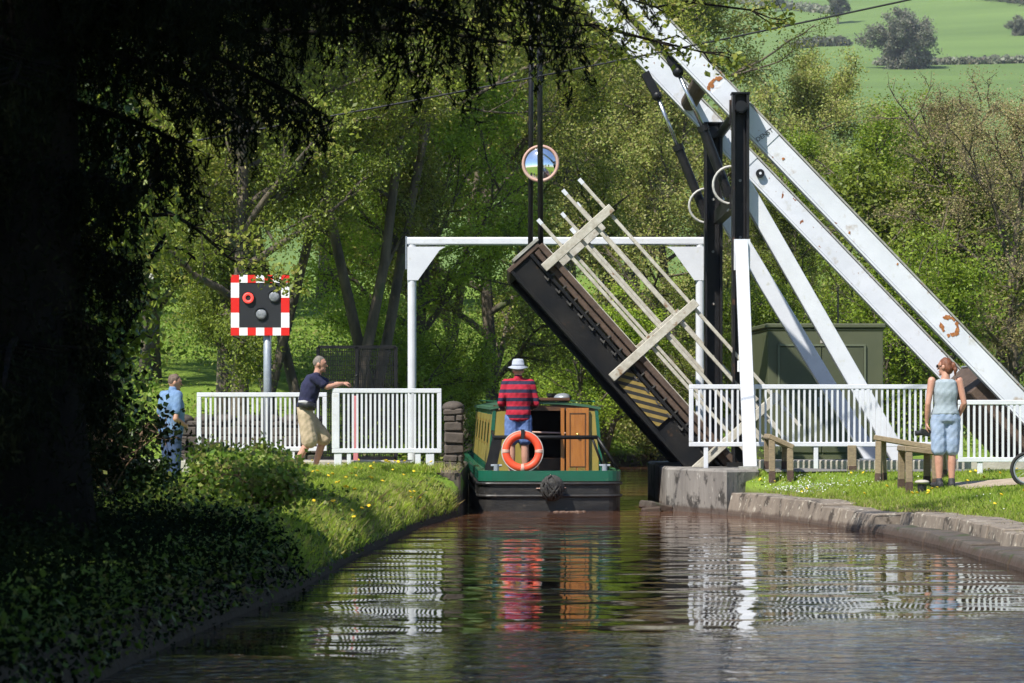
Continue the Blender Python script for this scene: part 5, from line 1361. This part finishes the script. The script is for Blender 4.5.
hedge(880, 1040, 66, 64, 5, 'thin dark hedge line across the hill meadow right of the bush', seed=3)
hedge(800, 842, 48, 46, 6, 'short grey hedge left of the big hillside bush', seed=4)
hedge(700, 830, -2, 14, 5, 'hedge on the upper meadow left of the lone tree', seed=5)
hedge(930, 1060, -8, 8, 13, 'far grey wood along the top of the meadow', 'far_wood', True, seed=6)

# ------------------------------------------------------------------ dark foreground tree with drooping boughs
def spruce():
    rr = random.Random(31); rng = np.random.default_rng(31)
    base = Vector((-3.42, 19.6, .4))
    t = thing('conifer_tree', base, 'huge dark conifer in the foreground with drooping boughs', 'tree')
    b = MB(); P_ = []; D_ = []
    b.tube([base + Vector((0, 0, -.3)), base + Vector((.02, 0, 1.0)), base + Vector((0, .05, 4)), base + Vector((.1, 0, 8)), base + Vector((.1, .1, 12.5))], [.62, .46, .40, .26, .05], 14)
    def bough(h, az, L, droop, dens=1.0, rise=.15, hang=.55):
        d = Vector((math.cos(az), math.sin(az), rise)); q = base + Vector((0, 0, h - base.z)); pts = [q.copy()]; k = 12
        for i in range(k):
            d = (d + Vector((rr.gauss(0, .05), rr.gauss(0, .05), -droop / k))).normalized(); q = q + d * L / k; pts.append(q.copy())
        b.tube(pts, [.05 * (1 - .85 * i / k) * (.5 + L / 6) + .006 for i in range(k + 1)], 6)
        for i in range(1, k + 1):
            for s_ in (-1, 1, 0):
                f = i / k; sl = L * .22 * (1.1 - f) * rr.uniform(.5, 1.2) + .15 if s_ else .12
                dd = (pts[i] - pts[i - 1]).normalized(); sd = dd.cross(Vector((0, 0, 1))).normalized() * s_
                tip = pts[i] + (dd * .6 + sd).normalized() * sl + Vector((0, 0, -.1 * sl))
                if s_: b.tube([pts[i], tip], [.012, .004], 4)
                m = max(2, int(sl / .13))
                for z in range(m):
                    o_ = pts[i].lerp(tip, (z + .5) / m) ; hl = hang * rr.uniform(.35, 1.25)
                    n = int(62 * dens * hl / .5); u = rng.random(n)
                    dirh = np.array([rr.gauss(0, .16), rr.gauss(0, .16), -1])
                    q_ = np.array(o_) + dirh * (u * hl)[:, None] + rng.normal(size=(n, 3)) * (.042 * (1 - .7 * u))[:, None]
                    P_.append(q_); D_.append(np.tile(dirh, (n, 1)) + rng.normal(size=(n, 3)) * .55)
    # boughs that show in the picture
    for (h, az, L, dr, rs, hg) in ((4.75, -.05, 3.9, .25, .02, .55), (4.55, .12, 3.2, .35, .05, .55), (4.9, .05, 4.2, .15, .0, .60), (4.6, -.2, 2.5, .3, .05, .5), (4.25, .1, 2.2, .55, -.05, .38), (4.05, -.08, 1.7, .5, -.1, .36),
                                   (3.6, .3, 1.2, .5, .0, .5), (3.1, -.2, .9, .4, .05, .45), (2.6, .2, .8, .5, .1, .4), (4.4, .6, 2.2, .4, .05, .5), (4.5, -.7, 2.0, .4, .05, .5), (2.1, -.3, .6, .5, .1, .35), (1.7, .3, .6, .5, .1, .3)):
        bough(h, az, L, dr, 1.0, rs, hg)
    for i in range(80):
        h = 5.0 + 7.2 * (i / 80); bough(h, i * 2.4, max(.7, 3.9 * (1 - (h - 4.6) / 8.5)), rr.uniform(.3, .7), .75, .12, .6)
    for i in range(22):
        h = 1.4 + 3.2 * rr.random(); bough(h, rr.uniform(1.8, 5.2), rr.uniform(.7, 2.0), .5, .8, .1, .5)
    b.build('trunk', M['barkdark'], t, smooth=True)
    n = 16000; u = rng.random(n) * 4.6; th = rng.random(n) * 6.28; r_ = .44 - .03 * u + np.abs(rng.normal(size=n)) * .13
    iv = np.stack([base.x + r_ * np.cos(th), base.y + r_ * np.sin(th), base.z + u], 1); P_.append(iv); D_.append(rng.normal(size=(n, 3)))
    pts = np.concatenate(P_); dd = np.concatenate(D_)
    V, I = leaves(rng, pts, .078, .20, dirs=dd); V -= np.array(base)
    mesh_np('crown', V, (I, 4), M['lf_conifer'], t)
spruce()

# shading trees of the same dark wood, up the left bank out of view
for i, (x, y, H) in enumerate(((-7.2, 13.5, 14), (-11.5, 15, 12), (-5.8, 7.0, 14), (-11, 9, 15), (-8.6, 3, 15), (-6.2, -2, 14), (-10.5, -5, 15))):
    tree('dark', 0, y, H, 'broad dark tree on the left bank beyond the edge of the view', i * 1.1, wide=1.15, group='unseen shade trees on the left bank', x=x)

for i, (x, y, H) in enumerate(((10, -18, 12), (17, -6, 11), (-4.5, -34, 13), (8.5, -40, 13), (24, -24, 12))):
    tree('olive', 0, y, H, 'broad olive tree along the canal behind the viewer', i * 1.7, wide=1.1, group='trees along the canal behind the viewer', x=x)
# ivy-clad tree and overhanging alder
def ivy_tree():
    base = Vector((p(102, 33.0), 33.0, .5)); rng = np.random.default_rng(5)
    t = thing('ivy_tree', base, 'slim trunk wrapped in glossy ivy beside the man in blue', 'tree')
    b, A = grow(77, 5.6, 1.2, .13, n_limb=14, clear=.35, sub=6, twig=4, lean=(.02, 0)); b.v = [tuple(Vector(v) + base) for v in b.v]; b.build('trunk', M['barkdark'], t, smooth=True)
    n = 9000; u = rng.random(n) ** .9 * 5.2; th = rng.random(n) * 6.28; r_ = .12 + np.abs(rng.normal(size=n)) * (.12 + .16 * np.sin(u * 2.1) ** 2)
    pts = np.stack([r_ * np.cos(th) + .02 * u, r_ * np.sin(th), u], 1); V, I = leaves(rng, pts, .085, .8); mesh_np('ivy', V, (I, 4), M['lf_ivy'], t)
    idx = rng.integers(0, len(A), 3500); V, I = leaves(rng, A[idx] + rng.normal(size=(3500, 3)) * .15, .095); mesh_np('crown', V, (I, 4), M['lf_olive'], t)
ivy_tree()
def ivy_tree2():
    base = Vector((p(60, 27.0), 27.0, .5)); rng = np.random.default_rng(6)
    t = thing('ivy_tree', base, 'dark ivy covered trunk close behind the huge conifer', 'tree')
    b, A = grow(78, 5.5, 1.3, .17, n_limb=14, clear=.3, sub=6, twig=4, lean=(-.02, 0)); b.v = [tuple(Vector(v) + base) for v in b.v]; b.build('trunk', M['barkdark'], t, smooth=True)
    n = 11000; u = rng.random(n) * 5.2; th = rng.random(n) * 6.28; r_ = .2 + np.abs(rng.normal(size=n)) * .26
    pts = np.stack([r_ * np.cos(th), r_ * np.sin(th), u], 1); V, I = leaves(rng, pts, .085, .8); mesh_np('ivy', V, (I, 4), M['lf_ivy'], t)
    idx = rng.integers(0, len(A), 5000); V, I = leaves(rng, A[idx] + rng.normal(size=(5000, 3)) * .15, .09); mesh_np('crown', V, (I, 4), M['lf_dark'], t)
ivy_tree2()
def alder():
    base = Vector((-5.9, 27.5, .5)); rr = random.Random(41); rng = np.random.default_rng(41)
    t = thing('alder_tree', base, 'tree whose long leafy branch hangs over the top of the white beams', 'tree')
    b = MB(); b.tube([base + Vector((0, 0, -.2)), base + Vector((.1, 0, 3)), base + Vector((.0, .1, 7)), base + Vector((.2, 0, 11))], [.34, .26, .16, .04], 10)
    A = []
    def br(pts, r0, r1):
        k = len(pts) - 1; b.tube(pts, [r0 + (r1 - r0) * i / k for i in range(k + 1)], 6)
    def limb(tgt, z0, sag, r0, leafy=.35, seed=0):
        a = base + Vector((.05, 0, z0 - base.z)); e = Vector(tgt); pts = []
        for i in range(15):
            f = i / 14; q = a.lerp(e, f) + Vector((rr.gauss(0, .05), rr.gauss(0, .1), rr.gauss(0, .05) + math.sin(f * math.pi) * sag)); pts.append(q)
        br(pts, r0, .010)
        for i in range(5, 15):
            for z in range(3):
                d = Vector((rr.uniform(.2, 1), rr.gauss(0, .7), rr.gauss(-.05, .35))).normalized(); L = rr.uniform(.35, 1.1) * (1.2 - i / 20)
                q1 = pts[i] + d * L * .5 + Vector((0, 0, rr.gauss(0, .05))); q2 = q1 + (d + Vector((0, 0, rr.gauss(-.1, .25)))).normalized() * L * .5
                br([pts[i], q1, q2], .011, .003)
                if i / 14 > leafy:
                    for w in range(3):
                        d4 = Vector((rr.gauss(.3, .6), rr.gauss(0, .6), rr.gauss(0, .4))).normalized(); q3 = q1.lerp(q2, rr.random()); q4 = q3 + d4 * rr.uniform(.1, .35); br([q3, q4], .005, .002)
                        A.extend([tuple(q3), tuple(q4), tuple(q3.lerp(q4, .6))])
                    A.extend([tuple(q2), tuple(q1.lerp(q2, .5))])
    limb(at(700, 45, 30.0), 5.0, .35, .075, .55); limb(at(745, 8, 31.0), 6.0, .2, .08, .5); limb(at(650, 8, 29.5), 5.9, .1, .06, .5); limb(at(620, 52, 30.5), 4.9, .25, .05, .78); limb(at(272, 284, 38), 4.3, .35, .05, .72); limb(at(330, 150, 37), 5.2, .4, .05, .6); limb(at(780, -30, 31), 6.6, .2, .08, .6)
    b.build('trunk', M['barkdark'], t, smooth=True)
    A = np.array(A); n = 4800; idx = rng.integers(0, len(A), n); V, I = leaves(rng, A[idx] + rng.normal(size=(n, 3)) * .055, .075, .62); V -= np.array(base)
    mesh_np('crown', V, (I, 4), M['lf_olive'], t)
alder()

# ------------------------------------------------------------------ bushes, undergrowth, grass, flowers
def bush(px, Y, w, h, n, mat, label, seed, size=.055, name='bramble_bush', stems=16):
    rng = np.random.default_rng(seed); rr = random.Random(seed); x = p(px, Y); z = ground(x, Y); base = Vector((x, Y, z))
    t = thing(name, base, label, 'bush'); b = MB(); A = []
    for k in range(stems):
        az = rr.uniform(0, 6.28); L = rr.uniform(.7, 1.15); pts = []
        for i in range(9):
            f = i / 8; r_ = w * f * L * .62; pts.append(base + Vector((r_ * math.cos(az) + rr.gauss(0, .03), r_ * math.sin(az) * .8 + rr.gauss(0, .03), h * L * math.sin(f * rr.uniform(1.7, 2.5)) + .02)))
        b.tube(pts, [.010 - .0008 * i for i in range(9)], 5); 
        for i in range(2, 9):
            for q in range(4):
                d = Vector((rr.gauss(0, 1), rr.gauss(0, 1), rr.gauss(.3, .7))).normalized(); e = pts[i] + d * rr.uniform(.08, .32) * h; b.tube([pts[i], e], [.004, .002], 3); A.append(tuple(e)); A.append(tuple(pts[i].lerp(e, .5)))
    b.build('stems', M['drystem'], t, smooth=True)
    A = np.array(A); idx = rng.integers(0, len(A), n); pts = A[idx] + rng.normal(size=(n, 3)) * .07; V, I = leaves(rng, pts, size, .75); V -= np.array(base); mesh_np('foliage', V, (I, 4), mat, t)
M['drystem'] = surf('dry_bramble_stem', (0.20, 0.13, 0.08), (0.12, 0.07, 0.045), rough=.9, scale=8)
bush(236, 33.5, .7, .33, 3600, M['lf_bramble'], 'green bramble bush in front of the left railing', 1)
bush(236, 32.0, .5, .20, 1900, M['lf_bramble'], 'straggly bramble with dry stems below the stump post', 2)
bush(92, 30.5, .5, .5, 2600, M['lf_ivy'], 'leafy dark bush below the man in blue', 3)
bush(240, 28.0, .75, .30, 3400, M['lf_bramble'], 'low bramble in half shade on the bank above the water', 4)
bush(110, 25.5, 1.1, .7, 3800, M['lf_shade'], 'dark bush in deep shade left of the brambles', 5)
bush(268, 30.5, .5, .26, 2400, M['lf_bramble'], 'small bramble at the edge of the sunlit grass', 6)
bush(262, 25.0, .6, .38, 2600, M['lf_bramble'], 'small leafy bramble hanging down to the water at the edge of the shade', 8)
bush(232, 27.2, .55, .32, 3400, M['lf_bramble'], 'tall leafy bramble shoots rising between the deep shade and the sunlit grass', 10, stems=22)
bush(262, 28.2, .5, .34, 2600, M['lf_bramble'], 'upright weedy bush where the grass strip meets the brambles', 12, stems=18)
bush(120, 26.0, .7, .30, 3000, M['lf_under'], 'dark green leafy bush between the deep shade and the lit brambles', 9)
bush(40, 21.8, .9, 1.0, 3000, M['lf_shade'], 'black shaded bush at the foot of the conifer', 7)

def ground_cover(name, region, n, size, mat, label, cat, seed, aspect=.7, zj=.25, cond=None):
    rng = np.random.default_rng(seed); x0, x1, y0, y1 = region; pts = []
    X = rng.uniform(x0, x1, n * 3); Yv = rng.uniform(y0, y1, n * 3)
    for x, y in zip(X, Yv):
        if cond and not cond(x, y): continue
        pts.append((x, y, ground(x, y) + abs(rng.normal()) * zj * (.5 + .5 * math.sin(x * 2.1 + y * 1.3) ** 2)))
        if len(pts) >= n: break
    V, I = leaves(rng, np.array(pts), size, aspect, up=.8); o = mesh_np(name, V, (I, 4), mat); tag(o, label, cat); kind(o, 'stuff')
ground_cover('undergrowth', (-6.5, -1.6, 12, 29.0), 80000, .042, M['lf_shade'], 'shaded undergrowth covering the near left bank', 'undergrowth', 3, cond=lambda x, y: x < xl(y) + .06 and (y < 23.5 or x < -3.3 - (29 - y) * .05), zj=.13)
ground_cover('bank_undergrowth', (-14, 24, 49, 92), 120000, .085, M['lf_bramble'], 'low undergrowth beneath the wood beyond the bridge', 'undergrowth', 4, zj=.40, cond=lambda x, y: (x < xl(y) + .1 or x > xr(y) - .1) and (math.sin(x * .9 + y * .37) + math.sin(x * .31 - y * .23 + 1) > -.3 or min(abs(x - xl(y)), abs(x - xr(y))) < 1.2))

ground_cover('bank_edge_plants', (-3.2, -.6, 13, 40), 15000, .055, M['lf_bramble'], 'small leafy weeds trailing over the left bank edge to the water', 'weeds', 14, zj=.07, cond=lambda x, y: xl(y) - .40 < x < xl(y) + .07 and (y < 29 or math.sin(y * 2.3) + math.sin(y * 5.1 + 1) > .2))
ground_cover('bank_weeds', (-4.2, -1.0, 22.5, 34), 9000, .055, M['lf_bramble'], 'patchy broad leaved weeds among the left bank grass', 'weeds', 15, zj=.12, cond=lambda x, y: x < xl(y) - .3 and math.sin(x * 3.1 + y * .9) + math.sin(y * 2.1 - x) > (y - 27) * .22)
def grass(name, region, n, hgt, wid, mat, label, seed, cond):
    rng = np.random.default_rng(seed); x0, x1, y0, y1 = region; P_ = []
    X = rng.uniform(x0, x1, n * 4); Yv = rng.uniform(y0, y1, n * 4)
    for x, y in zip(X, Yv):
        if not cond(x, y): continue
        P_.append((x, y, ground(x, y) - .01))
        if len(P_) >= n: break
    P_ = np.array(P_); n = len(P_); th = rng.uniform(0, 6.28, n)
    h = hgt * rng.uniform(.45, 1.25, n) * (0.75 + .5 * np.sin(P_[:, 0] * 2.3 + P_[:, 1] * 1.7) ** 2)
    a = np.stack([np.cos(th), np.sin(th), 0 * th], 1) * (wid * rng.uniform(.6, 1.3, n) / 2)[:, None]
    ln = np.stack([rng.normal(size=n) * .45, rng.normal(size=n) * .45, np.ones(n)], 1) * h[:, None]
    mid = P_ + ln * .55 * np.array([.6, .6, 1]); V = np.stack([P_ - a, P_ + a, mid + a * .7, P_ + ln, mid - a * .7], 1).reshape(-1, 3)
    o = mesh_np(name, V, (np.arange(5 * n), 5), mat); tag(o, label, 'grass'); kind(o, 'stuff'); return P_
path_l = lambda x, y: abs((y - 41.6) - (x + 2.4) * .3667) < .42 and x < -2.2
condL = lambda x, y: x < xl(y) - .02 and not (y > 41.9) and not path_l(x, y) and not (y > 39.7 and x > -1.0)
grass('grass', (-4.0, -.6, 23, 42), 110000, .10, .012, M['grassblade'], 'bright sunlit grass on the left bank', 5, condL)
grass('overhanging_grass', (-2.4, -.65, 24, 41), 3500, .12, .009, M['drygrass'], 'long straw coloured grass hanging over the left bank edge', 6, lambda x, y: xl(y) - .45 < x < xl(y) - .03 and y > 26)
condR = lambda x, y: x > xr(y) + .30 and y < 40.35 and not (y > 33.4 and y < 37.2 and abs(y - (36.4 - 1.2 * ((x - 5.7) / 6) ** 2)) < .82 and x > 5.75) and not (y < 34 and x < xr(y) + .8)
grass('grass', (3.2, 9.0, 24, 40.4), 75000, .060, .012, M['grassblade'], 'short sunlit grass with daisies on the right bank', 7, condR)
grass('overhanging_grass', (3.0, 5.4, 26, 40), 1800, .07, .010, M['drygrass'], 'dry grass along the top of the stone quay wall', 8, lambda x, y: xr(y) + .28 < x < xr(y) + .75)
# flowers: each dandelion is an object
b = MB()
for k in range(9): th = k * .698; b.ell((.012 * math.cos(th), .012 * math.sin(th), .004), .012, .012, .006, n=6, m=4)
b.ell((0, 0, .006), .014, .014, .009, n=8, m=5)
b.tube([(0, 0, -.10), (0, 0, 0)], .002, 3, mi=1)
dand = b.build('dandelion', [M['yellowflower'], M['grassblade']]); rr = random.Random(12); cnt = [0]
def sow(n, region, cond, label, group, hh):
    k = 0
    while k < n:
        x = rr.uniform(region[0], region[1]); y = rr.uniform(region[2], region[3])
        if not cond(x, y): continue
        o = dand if cnt[0] == 0 else dand.copy()
        if cnt[0]: C.objects.link(o)
        cnt[0] += 1; k += 1
        o.location = (x, y, ground(x, y) + hh * rr.uniform(.7, 1.2)); o.rotation_euler = (rr.uniform(.2, .8), rr.uniform(-.4, .4), rr.uniform(0, 6))
        s_ = rr.uniform(.7, 1.15); o.scale = (s_, s_, s_); tag(o, label, 'flower', group)
sow(70, (-3.2, -.9, 27, 41), lambda x, y: condL(x, y) and (rr.random() < .5 or x > -2.2), 'yellow dandelion in the grass of the left bank', 'dandelions on the left bank', .13)
sow(60, (3.3, 7.5, 28, 40), condR, 'yellow dandelion in the grass of the right bank', 'dandelions on the right bank', .10)
rng = np.random.default_rng(9); pts = []
while len(pts) < 620:
    x = rng.uniform(3.1, 6.5); y = rng.uniform(30, 40)
    if condR(x, y) and rng.random() < math.exp(-((x - 3.9) / .6) ** 2 - ((y - 39) / 1.0) ** 2) + .10 * max(0, math.sin(x * 5 + y * 3) * math.sin(y * 4 - x * 2)) ** 2: pts.append((x, y, ground(x, y) + .085))
V, I = leaves(rng, np.array(pts), .019, .95, up=1.5); o = mesh_np('daisies', V, (I, 4), M['whiteflower']); tag(o, 'small white daisies speckling the right bank grass', 'daisies'); kind(o, 'stuff')

b = MB(); b.box((0, 545, 105), (1100, 1260, 214.6)); hz = b.build('haze', M['white']); hz.data.materials.clear()
hm = bpy.data.materials.new('valley_haze'); hm.use_nodes = True; nt = hm.node_tree; nt.nodes.clear()
ou = nt.nodes.new('ShaderNodeOutputMaterial'); pv = nt.nodes.new('ShaderNodeVolumePrincipled')
pv.inputs['Color'].default_value = (.86, .91, 1, 1); pv.inputs['Density'].default_value = .00018; pv.inputs['Anisotropy'].default_value = .2
nt.links.new(pv.outputs[0], ou.inputs['Volume']); hz.data.materials.append(hm); tag(hz, 'thin pale haze lying over the far valley side', 'haze'); kind(hz, 'stuff')
# ------------------------------------------------------------------ light, sky, camera
az, el = R(218), R(50)
w = bpy.data.worlds.new('World'); sc.world = w; w.use_nodes = True; nt = w.node_tree
bg = nt.nodes['Background']; sky = nt.nodes.new('ShaderNodeTexSky'); sky.sky_type = 'NISHITA'; sky.sun_disc = False
sky.air_density = 1.0; sky.dust_density = .3; sky.ozone_density = 5.0; sky.sun_elevation = el; sky.sun_rotation = az; nt.links.new(sky.outputs[0], bg.inputs['Color']); bg.inputs['Strength'].default_value = 0.105
sun = bpy.data.lights.new('sun', 'SUN'); sun.energy = 5.0; sun.angle = R(.53); sun.color = (1.0, .955, .865)
so = bpy.data.objects.new('sun', sun); C.objects.link(so)
d = Vector((math.cos(el) * math.sin(az), math.cos(el) * math.cos(az), math.sin(el))); so.rotation_euler = d.to_track_quat('Z', 'Y').to_euler(); so.location = (0, 0, 40)
cam = bpy.data.cameras.new('camera'); co = bpy.data.objects.new('camera_view', cam); C.objects.link(co)
co.location = (0, 0, CAMZ); co.rotation_euler = (R(90), 0, 0); cam.lens = 100; cam.sensor_width = 36; cam.shift_y = 72.5 / 1024; cam.clip_end = 6000; cam.clip_start = .1
cam.dof.use_dof = True; cam.dof.focus_distance = 41; cam.dof.aperture_fstop = 6.3
sc.camera = co
sc.view_settings.view_transform = 'Standard'; sc.view_settings.look = 'None'; sc.view_settings.exposure = 0.62; sc.view_settings.gamma = 1
cy = sc.cycles; cy.max_bounces = 6; cy.diffuse_bounces = 3; cy.glossy_bounces = 3; cy.transmission_bounces = 3; cy.transparent_max_bounces = 4
cy.use_denoising = True; cy.use_adaptive_sampling = True; cy.adaptive_threshold = .02; cy.caustics_reflective = False; cy.caustics_refractive = False
